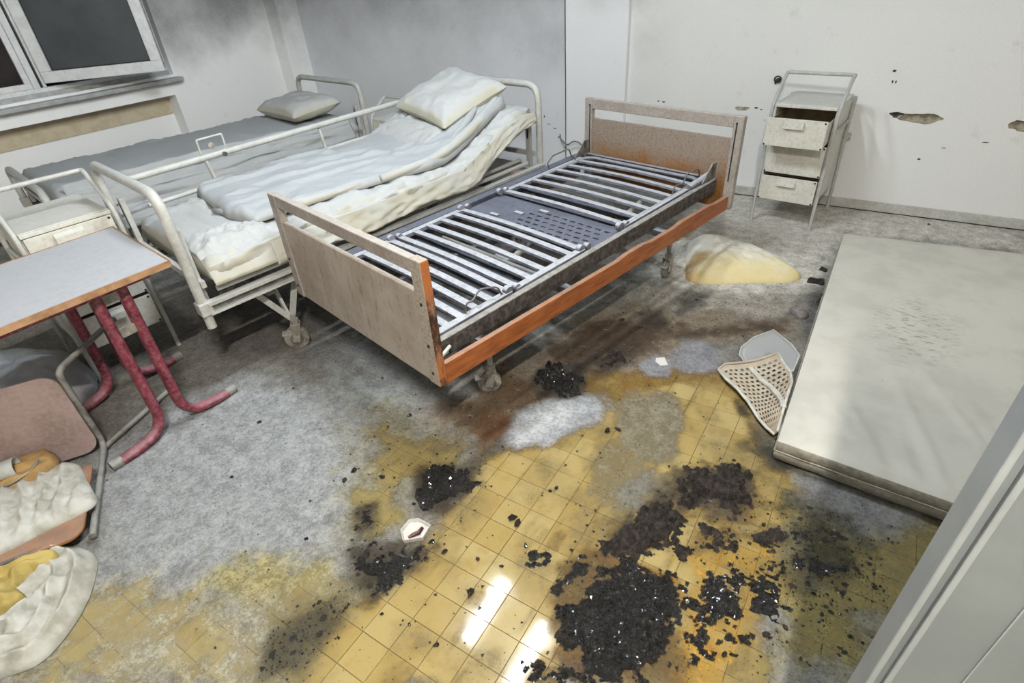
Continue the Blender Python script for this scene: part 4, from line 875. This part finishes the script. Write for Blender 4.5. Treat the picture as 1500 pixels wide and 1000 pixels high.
# crumpled foot corner of the sheet
def crump(a, b):
    u = .07+a*.36; v = -.005+b*.30
    q = rid(np.array([u]), np.array([v]), 9, 4, 6)[0]-.5; edge = min(a, 1-a, b, 1-b)*6; e = min(1, edge)
    return L(u, v+.01*q, .500+.135*min(1, b*2.6+.05)**.6+.05*q*e-.02*(1-e))
MB().grid(crump, 60, 50).build('crumpled_corner', M['sheet'], mt2, 180, solid=.004)
dv = frame_thing('duvet', 'grey dusted crumpled duvet spread over the rail bed', 'duvet', bed2)
hem_u = np.array([.40, .60, .90, 1.15, 1.35, 1.60, 1.80, 2.00, 2.10]); hem_v = np.array([.16, .17, .14, .10, .065, .09, .11, .13, .15])
def duv(a, b):
    uf = .30+.10*(b)+.28*max(0, .25-b)          # diagonal foot hem
    u = uf+a*(2.06-uf); v0 = float(np.interp(u, hem_u, hem_v)); v = v0+b*(.93-v0)
    n = sfb(u*2.2-v*1.4, v*1.2+u*.6, 3.2, 4, 21)-.5; r = rid(np.array([u*1.3+v*1.6]), np.array([v*.7-u*.35]), 3.2, 3, 22)[0]
    e = min(1, b/.045, a/.035); ev = math.sqrt(max(0, 1-(1-e)**2))
    r2 = rid(np.array([u*.7-v*.5]), np.array([v*2.0+u*.35]), 3.4, 2, 27)[0]
    z = zt2(min(u, 2.15))+.010+.038*ev+.016*n*ev+.014*(r-.5)*ev+.022*(max(r2, .74)-.74)/.26*ev
    far = max(0, v-.84)/.09
    return L(u, v-.015*n*(1-ev), z-.16*far*far)
MB().grid(duv, 150, 90).build('cover', M['sheet_grey'], dv, 180, solid=.012)
# turned-back rolls near the head and the lifted foot corner
def roll(pts, r, name, m, par, seed):
    P_ = fillet([L(*p) for p in pts], .12, 8); n = len(P_)
    rr = [r*(.35+.65*math.sin(math.pi*(.12+.76*k/(n-1))))*(.8+.5*sfb(k*.35, seed, 1, 3, seed)) for k in range(n)]
    return MB().tube(P_, rr, 12).build(name, m, par, 180)
roll([(1.05, .11, .665), (1.45, .10, .68), (1.78, .135, .77), (2.05, .20, .86), (2.10, .30, .89)], .030, 'rolled_hem', M['sheet'], dv, 3)
roll([(1.55, .16, .69), (1.80, .20, .80), (1.98, .27, .87)], .022, 'rolled_hem', M['sheet_grey'], dv, 6)
def flap(a, b):
    u = 1.50+a*.26+.05*b; v = .28+b*.56
    e = min(1, a/.12, (1-a)/.25, b/.08, (1-b)/.08); n = sfb(u*2, v*2, 5, 3, 61)-.5
    return L(u, v, zt2(u)+.048+.030*e*math.sin(math.pi*min(1, a*1.1))+.03*n*e)
MB().grid(flap, 40, 50).build('turned_back_flap', M['sheet'], dv, 180, solid=.010)
roll([(.42, .20, .645), (.55, .19, .655), (.72, .17, .655), (.98, .15, .66)], .022, 'rolled_hem', M['sheet'], dv, 12)
roll([(.33, .50, .645), (.37, .34, .645), (.44, .20, .645)], .020, 'rolled_hem', M['sheet_grey'], dv, 15)

def pillow(name, label, w_, d_, h_, mt, loc, rot, seed, cr=.012):
    """stuffed pillow with pinched corners, seams and creases"""
    t_ = MB(); n = 40
    for sgn in (1, -1):
        def fn(a, b):
            x, y = 2*a-1, 2*b-1
            k = max(0, (1-x**4))*max(0, (1-y**4)); bul = k**.45
            px = x*(1-.055*(1-abs(x)**3)*0-.07*(1-y*y)*abs(x)**2); py = y*(1-.07*(1-x*x)*abs(y)**2)
            cre = sfb(px*2.2, py*1.6, 1.7, 4, seed)-.5; rad = rid(np.array([math.atan2(py, px)*1.3]), np.array([seed*1.0]), 2.1, 2, seed)[0]-.5
            z = sgn*h_/2*bul+cr*2*cre*bul+cr*1.2*rad*bul*min(1, (px*px+py*py))
            return (px*w_/2, py*d_/2, z)
        t_.grid(fn, n, n)
    o = t_.build(name, mt, None, 180); o.location = loc; o.rotation_euler = rot
    return tag(o, label, 'pillow')
def bl(bedobj, u, v, z):
    a = bedobj.rotation_euler.z; x, y = -v, u
    return (bedobj.location.x+x*math.cos(a)-y*math.sin(a), bedobj.location.y+x*math.sin(a)+y*math.cos(a), z)
pillow('pillow', 'large puffy pillow propped at the head of the rail bed', .60, .50, .15, M['pillow'], bl(bed2, 1.93, .50, .875), (math.radians(19), math.radians(5), math.radians(-20)), 5, .019)
# folded flap below it
z3 = lambda u: .625
mt3 = frame_thing('mattress', 'mattress in a grey dusted sheet on the bed along the window wall', 'mattress', bed3)
slab('cover', M['sheet_grey'], mt3, .05, 2.12, .03, .97, z3, lambda u: .47, folds=.018, seed=33, nu=90, nv=60)
def drop3(a, b):
    u = .1+a*1.95; f = rid(np.array([u*.5]), np.array([b*1.6]), 4.0, 3, 31)[0]-.5; n = sfb(u, b*3, 4, 3, 30)-.5
    return L(u, .05-.10*b-.09*f*b-.02*n, .645-.30*b-.03*n+.020*f)
MB().grid(drop3, 110, 40).build('hanging_sheet', M['sheet_grey'], mt3, 180, solid=.003)
pillow('pillow', 'grey dusted pillow on the bed along the window wall', .64, .42, .15, M['pillow'], bl(bed3, 1.90, .50, .705), (math.radians(6), 0, math.radians(-12)), 11, .014)

# --- bedside cabinets
def cabinet(label, loc, rz, opened, sc=1.0, group='cream metal bedside cabinets'):
    K = thing('bedside_cabinet', label, 'cabinet', loc, rz, group); K.scale = (sc, sc, sc)
    Wc, D, Z0, Z1 = .37, .42, .165, .742
    for x in (0.0, Wc):
        MB().tube(fillet([(x, 0, 0), (x, 0, .74), (x, .055, .80), (x, .175, .888), (x, .20, .892)], .06, 5), .0105, 10).build('front_post', M['cream'], K, 60)
        MB().tube(fillet([(x, .45, 0), (x, .43, .30), (x, .40, .52), (x, .41, .74)], .08, 5), .0105, 10).build('leg', M['cream'], K, 60)
        MB().tube([(x, 0, .60), (x, .41, .60)], .008, 8).build('side_tube', M['cream'], K, 60)
    MB().tube(fillet([(0, .17, .884), (0, .20, .893), (Wc, .20, .893), (Wc, .17, .884)], .05, 5), .0105, 10).build('hoop', M['cream'], K, 60)
    m = MB(); m.box(.012, Wc-.012, .02, D, Z1-.004, Z1+.008); m.build('top_panel', M['cream_box'], K, bevel=.003)
    b = MB(); b.box(.014, .018, .022, D-.01, Z0, Z1-.005).box(Wc-.018, Wc-.014, .022, D-.01, Z0, Z1-.005).box(.014, Wc-.014, D-.014, D-.01, Z0, Z1-.005).box(.014, Wc-.014, .022, D-.01, Z0, Z0+.004)
    b.build('carcass', M['cream_box'], K)
    m = MB(); m.box(.012, Wc-.012, .004, .024, Z1-.012, Z1+.006); m.build('front_lip', M['cream_box'], K, bevel=.003)
    zz = [(.538, .700), (.338, .526), (.168, .322)]
    for k, (a, c_) in enumerate(zz):
        if k == 0 and not opened[0]: c_ = .728
        Dr = empty('drawer', (0, -opened[k], 0)); Dr.parent = K
        y0 = .002
        MB().box(.018, Wc-.018, y0, y0+.006, a, c_).build('drawer_front', M['cream_box'], Dr, bevel=.002)
        s = MB(); s.box(.024, .027, .006, .36, a+.008, c_-.02).box(Wc-.027, Wc-.024, .006, .36, a+.008, c_-.02).box(.024, Wc-.024, .357, .36, a+.008, c_-.02); s.build('drawer_side', M['cream_box'], Dr)
        MB().box(.027, Wc-.027, .008, .357, a+.008, a+.011).build('drawer_bottom', M['drawer_in'], Dr)
        MB().box(.027, Wc-.027, .008, .010, a+.008, c_-.004).box(.0272, .0282, .008, .355, a+.01, c_-.02).box(Wc-.0282, Wc-.0272, .008, .355, a+.01, c_-.02).box(.027, Wc-.027, .3555, .3568, a+.01, c_-.02).build('drawer_lining', M['drawer_in'], Dr)
        if k != 1:
            hx = .175; hz = c_-.035
            h = MB(); h.add([(hx-.055, y0-.001, hz+.022), (hx+.055, y0-.001, hz+.022), (hx+.055, y0-.018, hz+.010), (hx-.055, y0-.018, hz+.010), (hx-.055, y0-.020, hz-.018), (hx+.055, y0-.020, hz-.018)], [(0, 1, 2, 3), (3, 2, 5, 4)])
            h.build('handle', M['cream_box'], Dr, solid=.002)
        for cx_, cz_ in ((.024, a+.006), (Wc-.026, a+.008), (Wc-.03, c_-.012)):
            MB().lathe([(.0, 0), (.006, 0), (.004, -.001), (0, -.0012)], (cx_, y0, cz_), 8, 'y').build('rust_spot', M['rust'], Dr)
    MB().box(.02, Wc-.02, .012, .020, .323, .337).build('dark_gap', M['rust'], K); MB().box(.02, Wc-.02, .012, .020, .533, .547).build('dark_gap', M['rust'], K)
    MB().beam((Wc, .40, .50), (Wc+.03, .41, .52), .02, .02).build('kinked_bracket', M['cream'], K)
    return K
cabinet('chipped cream bedside cabinet by the back wall, top drawer pulled open', (-.593, 3.871, 0), math.radians(-6.3), (.135, .0, .018))
cabinet('cream bedside cabinet behind the grey desk, drawers closed', (-2.862, .668, 0), math.radians(83), (.0, .0, .0))
cabinet('small bedside cabinet half hidden between the two cream beds', (-3.32, 3.16, 0), math.radians(-9.7), (.0, .0, .0), .86)

# --- desk
dk = thing('school_desk', 'grey topped school desk with dusty red tube legs', 'desk', (0, 0, 0))
top = [(-2.083, .861), (-2.671, .949), (-2.70, .235), (-2.118, .225)]
MB().prism(top, .700, .7205).build('desktop', M['tabletop'], dk, bevel=.002)
eb = MB()
for i in range(4):
    a, b = Vector((*top[i], .7105)), Vector((*top[(i+1) % 4], .7105)); eb.beam(a, b, .006, .023)
eb.build('edge_band', M['edge'], dk)
fr = MB()
for a, b in (((-2.155, .80), (-2.175, .27)), ((-2.62, .87), (-2.645, .28)), ((-2.155, .80), (-2.62, .87)), ((-2.175, .27), (-2.645, .28))): fr.beam((*a, .684), (*b, .684), .022, .034)
fr.build('under_frame', M['red'], dk, bevel=.003)
def cleg(x, yc, dx, zt=.69):
    g = empty('leg_frame'); g.parent = dk
    for s, yb, ye in ((1, yc+.045, yc+.235), (-1, yc-.045, yc-.235)):
        MB().tube(fillet([(x, yb, zt), (x+dx, yb, .10), (x+dx, yb+s*.035, .045), (x+dx, yb+s*.11, .024), (x+dx, ye, .022)], .06, 5), .0215, 12, sq=(1.25, .9)).build('leg_tube', M['red'], g, 60)
    MB().cyl((x+dx, yc+.232, .022), (x+dx, yc+.275, .022), .0225, 12).build('end_cap', M['greytube'], g, 60)
    MB().cyl((x+dx, yc-.275, .022), (x+dx, yc-.232, .022), .0225, 12).build('end_cap', M['greytube'], g, 60)
    for z in (.64, .50): MB().box(x-.006, x+.006, yc-.045, yc+.045, z-.018, z+.018).build('joining_plate', M['chrome'], g)
cleg(-2.188, .665, -.01); cleg(-2.63, .70, -.06)

# --- fallen chair: seat stands on edge, backrest lies on the floor
chr_ = thing('school_chair', 'overturned school chair with dusty pink plywood seat below the desk', 'chair', (-2.335, .43, 0), math.radians(-29.4))
def rrect(y0, y1, z0, z1, r, n=5):
    o = []
    for cx_, cz_, a0 in ((y1-r, z1-r, 0), (y0+r, z1-r, 90), (y0+r, z0+r, 180), (y1-r, z0+r, 270)):
        for k in range(n+1):
            a = math.radians(a0+90*k/n); o.append((cx_+r*math.cos(a), cz_+r*math.sin(a)))
    return o
def curved(o, xfun, th):
    lp = [[(xfun(y, z), y, z) for y, z in o], [(xfun(y, z)+th, y, z) for y, z in o]]
    return MB().loft(lp)
sh = rrect(-.40, -.004, .030, .405, .055)
curved(sh, lambda y, z: .0+.05*((y+.2)/.2)**2*0-.02*math.sin((z-.03)/.375*math.pi)*.5, .010).build('seat', M['ply'], chr_, bevel=.002)
bp = rrect(-.40, -.004, .14, .52, .045)
MB().loft([[(a, y, .050+.02*((y+.2)/.2)**2) for y, a in bp], [(a, y, .060+.02*((y+.2)/.2)**2) for y, a in bp]]).build('backrest', M['brownpanel'], chr_, bevel=.002)
for y, ld in ((0.004, (-.30, .25)), (-.404, (-.33, .02))):
    MB().tube(fillet([(.50, y, .036), (.02, y, .028), (-.016, y, .05), (-.016, y, .385), (-.04, y+.01, .400), (ld[0]-.08, y+ld[1]*.64, .385)], .05, 5), .0115, 10).build('frame_tube', M['greytube'], chr_, 60)
    MB().tube([(0.0, y, .026), (ld[0]*.5, y+ld[1]*.5, .022), (ld[0], y+ld[1], .020)], .0115, 10).build('leg', M['greytube'], chr_, 60)
MB().tube([(-.016, .004, .20), (-.016, -.404, .20)], .010, 10).build('cross_tube', M['greytube'], chr_, 60)
# dust-caked loose board lying against it
MB().prism([(-1.925, .150), (-1.99, .20), (-2.13, -.02), (-2.24, -.22), (-2.06, -.20)], .066, .076).build('loose_board', M['dustpanel'])
tag(bpy.data.objects['loose_board'], 'dust caked plywood board under the soiled white cloth', 'board')

# --- cloths
def heap(name, poly, z0, h, R, m, label, cat, freq, amp, seed, step=.007, parent=None, elong=None, wob=5.0, pw=.5):
    px = [p[0] for p in poly]; py = [p[1] for p in poly]
    o = []; n = len(poly)
    for i in range(n):                                       # smooth the outline (Chaikin)
        a, b = poly[i], poly[(i+1) % n]; o += [(a[0]*.75+b[0]*.25, a[1]*.75+b[1]*.25), (a[0]*.25+b[0]*.75, a[1]*.25+b[1]*.75)]
    cx_, cy_ = sum(px)/n, sum(py)/n; K_ = 120
    per = [math.dist(o[i], o[(i+1) % len(o)]) for i in range(len(o))]; tot = sum(per); ring = []
    i, acc = 0, 0
    for k in range(K_):
        t_ = k*tot/K_
        while acc+per[i] < t_: acc += per[i]; i += 1
        f_ = (t_-acc)/per[i]; a, b = o[i], o[(i+1) % len(o)]; ring.append((a[0]+(b[0]-a[0])*f_, a[1]+(b[1]-a[1])*f_))
    ring = np.array(ring); c_ = np.array([cx_, cy_]); loops = [[(x, y, z0) for x, y in ring]]
    for t_ in np.concatenate([np.linspace(0, .25, 12), np.linspace(.3, .97, 26)]):
        p = ring+(c_-ring)*t_; d = np.maximum(sdist(p[:, 0], p[:, 1], o), 0)
        pro = np.clip(1-(1-np.clip(d/R, 0, 1))**2, 0, 1)**pw
        wv = fbm(p[:, 0], p[:, 1], 7, 3, .5, seed)
        ph = d*freq+wv*wob if elong is None else (p[:, 0]*elong[0]+p[:, 1]*elong[1])*freq+wv*wob
        z = z0+h*pro*(.72+.5*wv)+amp*(1-np.abs(np.sin(ph)))*pro+amp*1.2*(rid(p[:, 0], p[:, 1], 12, 3, seed+1)-.5)*pro+.004
        loops.append([(x, y, float(q)) for (x, y), q in zip(p, z)])
    ob = MB().loft(loops).build(name, m, parent, 180)
    if cat: tag(ob, label, cat)
    return ob
heap('dirty_cloth', [(-2.31, .275), (-2.245, .325), (-2.165, .305), (-2.07, .285), (-1.985, .270), (-1.965, .235), (-2.0, .13), (-2.03, .0), (-2.10, -.14), (-2.34, -.12), (-2.42, .06), (-2.36, .20)], .076, .026, .09, M['cloth'], 'soiled white cloth thrown over the overturned chair', 'cloth', 60, .020, 3, elong=(.45, .9), wob=3.0)
heap('tan_cloth', [(-2.40, .30), (-2.30, .29), (-2.22, .23), (-2.25, .15), (-2.35, .06), (-2.45, .10)], .085, .045, .06, M['cloth_t'], 'tan crumpled cloth tucked between pink chair seat and white cloth', 'cloth', 40, .016, 6)
ct = heap('fabric_heap', [(-1.99, .09), (-1.93, .145), (-1.83, .162), (-1.765, .128), (-1.675, .055), (-1.62, -.03), (-1.60, -.10), (-1.64, -.16), (-1.72, -.24), (-1.95, -.28), (-1.93, -.10), (-1.95, .0)], .004, .034, .07, M['cloth'], 'long folded whitish fabric heap on the tiles at the lower left', 'cloth', 62, .030, 9, wob=2.0)
heap('yellow_cloth', [(-1.905, .095), (-1.875, .088), (-1.868, .05), (-1.90, .01), (-1.87, -.03), (-1.80, -.03), (-1.80, -.09), (-1.88, -.17), (-1.97, -.2), (-1.985, -.08), (-1.95, .0), (-1.935, .05)], .050, .030, .03, M['cloth_y'], 'mustard yellow cloth bundled inside the whitish fabric heap', 'cloth', 70, .026, 12)
cp = thing('drinking_cup', 'tipped cream cup beside the pink chair seat at the picture edge', 'cup', (-2.345, .145, .155), math.radians(60))
MB().lathe([(.0, -.045), (.028, -.045), (.038, .045), (.034, .045), (.026, -.04), (0, -.04)], (0, 0, 0), 22, 'x').build('cup_body', M['cream'], cp, 40)
pl_ = MB().lathe([(0, 0), (.05, 0), (.075, .010), (.073, .014), (.048, .005), (0, .005)], (0, 0, 0), 28).build('saucer', M['greytube'], None, 40); pl_.location = (-2.335, .175, .118); pl_.rotation_euler = (.12, -.2, 0)
tag(pl_, 'grey dusty saucer below the tipped cream cup', 'saucer')
# shapes in the shade below the desk
heap('grey_bag', [(-2.72, .20), (-2.66, .42), (-2.76, .60), (-2.98, .70), (-3.2, .62), (-3.3, .40), (-3.1, .15)], .003, .21, .16, M['tabletop'], 'slumped grey dusty bag on the floor under the desk', 'bag', 14, .012, 15)
rl = MB().lathe([(.0, -.055), (.042, -.055), (.05, -.048), (.05, .048), (.042, .055), (0, .055)], (0, 0, 0), 18, 'x').build('paper_roll', M['dustpanel'], None, 40); rl.location = (-2.93, 1.30, .051); rl.rotation_euler = (0, 0, .9)
tag(rl, 'grey dusty roll lying on the floor under the cream rail bed', 'roll')

# --- mattress on the floor
fm = thing('floor_mattress', 'pale quilted mattress lying on the floor at the right', 'mattress', (0, 0, 0))
mc = [(-.025, 1.636), (.925, 1.585), (.885, 3.69), (-.024, 3.602)]
def mpt(a, b):  # bilinear
    x = (mc[0][0]*(1-a)+mc[1][0]*a)*(1-b)+(mc[3][0]*(1-a)+mc[2][0]*a)*b
    y = (mc[0][1]*(1-a)+mc[1][1]*a)*(1-b)+(mc[3][1]*(1-a)+mc[2][1]*a)*b
    return x, y
def mtop(a, b):
    x, y = mpt(a, b); e = min(a*.95, (1-a)*.95, b*2, (1-b)*2)
    edge = 1-math.exp(-e/.015)
    fold = 0.0
    for ox, oy, ang_, ln, am in ((.26, 1.72, 1.95, .42, .010), (.40, 1.85, 1.85, .55, .012), (.52, 2.0, 2.0, .5, .008), (.18, 1.80, 2.1, .3, .007), (.62, 1.9, 1.9, .4, .007), (.36, 1.70, 1.8, .26, .008)):
        dx, dy = x-ox, y-oy; s_ = dx*math.cos(ang_)+dy*math.sin(ang_); q_ = -dx*math.sin(ang_)+dy*math.cos(ang_)
        fold += am*math.exp(-(q_/.022)**2)*math.exp(-(s_/ln)**2*3)
    return (x, y, .106+.010*edge*0+.009*edge+fold*edge+.008*(sfb(x, y, 3, 3, 51)-.5)*edge)
MB().grid(mtop, 90, 150).build('cover', M['matt'], fm, 180)
def loop_at(z, ins, jit):
    out = []
    for i in range(4):
        a, b = mc[i], mc[(i+1) % 4]; nseg = 40
        for k in range(nseg):
            x = a[0]+(b[0]-a[0])*k/nseg; y = a[1]+(b[1]-a[1])*k/nseg
            cx_, cy_ = .44, 2.63; dx, dy = cx_-x, cy_-y; l_ = math.hypot(dx, dy)
            q = ins+jit*(sfb(x*3, y*3+z*10, 6, 3, 7)-.5); out.append((x+dx/l_*q, y+dy/l_*q, z))
    return out
bandl = [loop_at(.020, .012, .004), loop_at(.024, .0, .006), loop_at(.060, -.006, .012), loop_at(.066, 0, .01), loop_at(.074, -.006, .012), loop_at(.104, -.001, .004), loop_at(.106, .001, 0)]
MB().loft(bandl).build('side_band', M['matt_side'], fm, 70)
MB().tube(loop_at(.0665, -.007, .006), .0028, 6, True).build('piping', M['matt_side'], fm, 180)
MB().prism([mpt(.03, .02), mpt(.97, .02), mpt(.97, .98), mpt(.03, .98)], .003, .022).build('underside', M['dustpanel'], fm)
# small dark lumps along the mattress edge
for k, (x, y, s) in enumerate(((-.085, 3.10, .035), (-.07, 3.27, .022), (-.11, 2.72, .05))):
    heap('dark_lump', [(x+s*math.cos(a)*(1 if k else 1.3), y+s*1.2*math.sin(a)*(.6+.4*math.cos(2*a+k))) for a in [2*math.pi*q/9 for q in range(9)]], .003, .025, .03, M['ash' if k < 2 else 'dustpanel'],
         ['dark lump against the upper left mattress edge', 'small dark lump near the far mattress corner', 'crumpled grey lump beside the left mattress edge'][k], 'rag', 60, .012, 70+k)

# --- pillow on the floor: bulging, one corner folded under
heap('floor_pillow', [(-.71, 2.815), (-.60, 2.83), (-.45, 2.91), (-.30, 2.995), (-.20, 3.05), (-.155, 3.11), (-.175, 3.17), (-.29, 3.28), (-.42, 3.37), (-.60, 3.42), (-.78, 3.42), (-.86, 3.36), (-.83, 3.20), (-.76, 2.97)], .003, .098, .22, M['pillow_y'], 'yellow stained pillow lying on the floor beyond the steel bed', 'pillow', 22, .010, 90, wob=3.0, pw=.72)

# --- broken lattice plastic chair back and clear plate by the mattress
def rs(P_, n):
    P_ = np.array(P_); d = np.r_[0, np.cumsum(np.linalg.norm(np.diff(P_, axis=0), axis=1))]; t_ = np.linspace(0, d[-1], n)
    return np.stack([np.interp(t_, d, P_[:, k]) for k in range(3)], -1)
LEFT = [(-0.33, 2.055, 0.03), (-0.283, 1.992, 0.040), (-0.224, 1.948, 0.038), (-0.166, 1.888, 0.034), (-0.114, 1.817, 0.03), (-0.075, 1.777, 0.03), (-0.042, 1.753, 0.03)]
RIGHT = [(-0.125, 2.204, 0.09), (-0.091, 2.124, 0.1), (-0.056, 2.054, 0.115), (-0.040, 1.984, 0.120), (-0.040, 1.883, 0.115), (-0.038, 1.803, 0.09), (-0.036, 1.748, 0.05)]
TOP = [(-0.33, 2.055, 0.03), (-0.311, 2.08, 0.05), (-0.253, 2.106, 0.06), (-0.193, 2.144, 0.07), (-0.125, 2.204, 0.09)]
NS, NTT = 11, 17
lf, rg = rs(LEFT, 4*NTT+1), rs(RIGHT, 4*NTT+1); tp = rs(TOP, 4*NS+1)
def coons(i, j):
    s, t_ = i/(4*NS), j/(4*NTT); k = (1-t_)**2
    p = lf[j]*(1-s)+rg[j]*s; q = tp[i]-(tp[0]*(1-s)+tp[-1]*s)
    p = p+q*k; p = p.copy(); p[2] -= .030*math.sin(math.pi*s)*math.sin(math.pi*min(1, t_*1.2+.05))**1; p[2] = max(p[2], .008); return tuple(p)
bk = thing('broken_chair_back', 'broken beige lattice plastic chair back leaning on the floor mattress', 'chair back', (0, 0, 0))
m = MB(); vid = {}
def vv(i, j):
    if (i, j) not in vid: vid[(i, j)] = len(m.v); m.v.append(coons(i, j))
    return vid[(i, j)]
for i in range(4*NS):
    for j in range(4*NTT):
        ii, jj = i % 4, j % 4
        sh_ = 2 if (j//4) % 2 else 0
        hole = ((i+sh_) % 4 in (1, 2)) and jj in (1, 2) and 2 < i < 4*NS-2 and 4 < j < 4*NTT-2
        if not hole: m.f.append((vv(i, j), vv(i+1, j), vv(i+1, j+1), vv(i, j+1)))
m.build('lattice', M['rattan'], bk, 180, solid=.004)
MB().tube([tuple(p) for p in lf], .0060, 8).build('rim', M['rim'], bk, 180)
MB().tube([tuple(p) for p in rg], .0055, 8).build('rim', M['rim'], bk, 180)
MB().tube([tuple(p) for p in tp], .0055, 8).build('rim', M['rattan'], bk, 180)
rb = [coons(int(4*NS*s), int(4*NTT*t_)) for s, t_ in ((.50, .10), (.56, .25), (.64, .42), (.74, .58), (.88, .72), (.99, .80))]
rbm = MB()
for a, b in zip(rb[:-1], rb[1:]): rbm.beam((a[0], a[1], a[2]+.004), (b[0], b[1], b[2]+.004), .020, .008)
rbm.build('cross_rib', M['rim'], bk)
PLATE = [(-0.28, 2.225, 0.015), (-0.282, 2.256, 0.04), (-0.248, 2.328, 0.06), (-0.181, 2.415, 0.07), (-0.087, 2.31, 0.08), (-0.045, 2.227, 0.09), (-0.050, 2.144, 0.06), (-0.110, 2.16, 0.035), (-0.247, 2.19, 0.012)]
cpl = thing('plastic_plate', 'cloudy curved plastic plate behind the lattice chair back', 'plastic', (0, 0, 0))
c_ = np.mean(PLATE, 0); loops = []
for q in (1, .8, .6, .4, .2, .05):
    loops.append([tuple(c_*(1-q)+np.array(p)*q-np.array([0, 0, .015*(1-q*q)])) for p in PLATE])
MB().loft(loops, False).add(loops[-1], [tuple(range(len(PLATE)))]).build('plate', M['clear'], cpl, 180, solid=.003)
MB().tube(PLATE, .0035, 7, True).build('rim', M['rim'], cpl, 180)

# --- small things
def card(name, poly, h, m, label, cat): return tag(MB().prism(poly, .004, h).build(name, m, None, bevel=.001), label, cat)
cd = thing('white_box', 'torn white card box with a dark red smear among ash', 'box', (-.963, .757, 0), math.radians(18))
o = [(-.046, -.010), (-.020, -.048), (.040, -.022), (.046, .030), (-.004, .046), (-.034, .034)]
MB().loft([[(x*.92, y*.92, .003) for x, y in o], [(x, y, .022) for x, y in o], [(x*.96, y*.96, .022) for x, y in o], [(x*.86, y*.86, .010) for x, y in o]]).build('tray', M['white'], cd)
MB().tube([(.020, .018, .013), (.016, -.004, .014), (0, -.016, .014), (-.010, -.028, .015)], [.006, .008, .007, .004], 8).build('red_smear', M['maroon'], cd, 60)
card('paper_scrap', [(-.605, 2.045), (-.572, 2.068), (-.540, 2.02), (-.566, 1.998), (-.598, 2.018)], .008, M['white'], 'bright white paper scrap between two grey powder blobs', 'paper')
hk = thing('wall_hook', 'dark green wall fitting above the open drawer cabinet', 'hook', (-.660, YB, .80))
MB().cyl((0, .001, 0), (0, -.012, 0), .016, 12).build('plate', M['green'], hk)
MB().tube(fillet([(-.012, -.012, -.02), (-.022, -.035, .02), (.0, -.04, .034), (.022, -.035, .02), (.014, -.02, -.006)], .015, 4), .0055, 8).build('loop', M['green'], hk, 60)
nl = thing('night_light', 'small pink plug lamp glowing on the floor behind the rail bed', 'lamp', (-2.50, 3.93, 0), .2)
MB().box(-.07, .07, -.03, .03, .002, .11).build('lamp_body', M['pinkplastic'], nl, bevel=.008)
MB().lathe([(0, -.012), (.009, -.009), (.013, 0), (.009, .009), (0, .012)], (0, -.035, .085), 12).build('bulb', M['bulb'], nl, 60)
wc = MB().tube(fillet([(-2.30, YB-.02, .33), (-2.28, YB-.05, .30), (-2.18, YB-.12, .27), (-2.12, YB-.12, .32), (-2.05, YB-.12, .30), (-2.02, YB-.1, .2), (-2.1, YB-.1, .01)], .04, 4), .006, 7).build('wall_cable', M['greytube'], None, 60)
tag(wc, 'thin grey cable drooping from the wall behind the rail bed', 'cable')
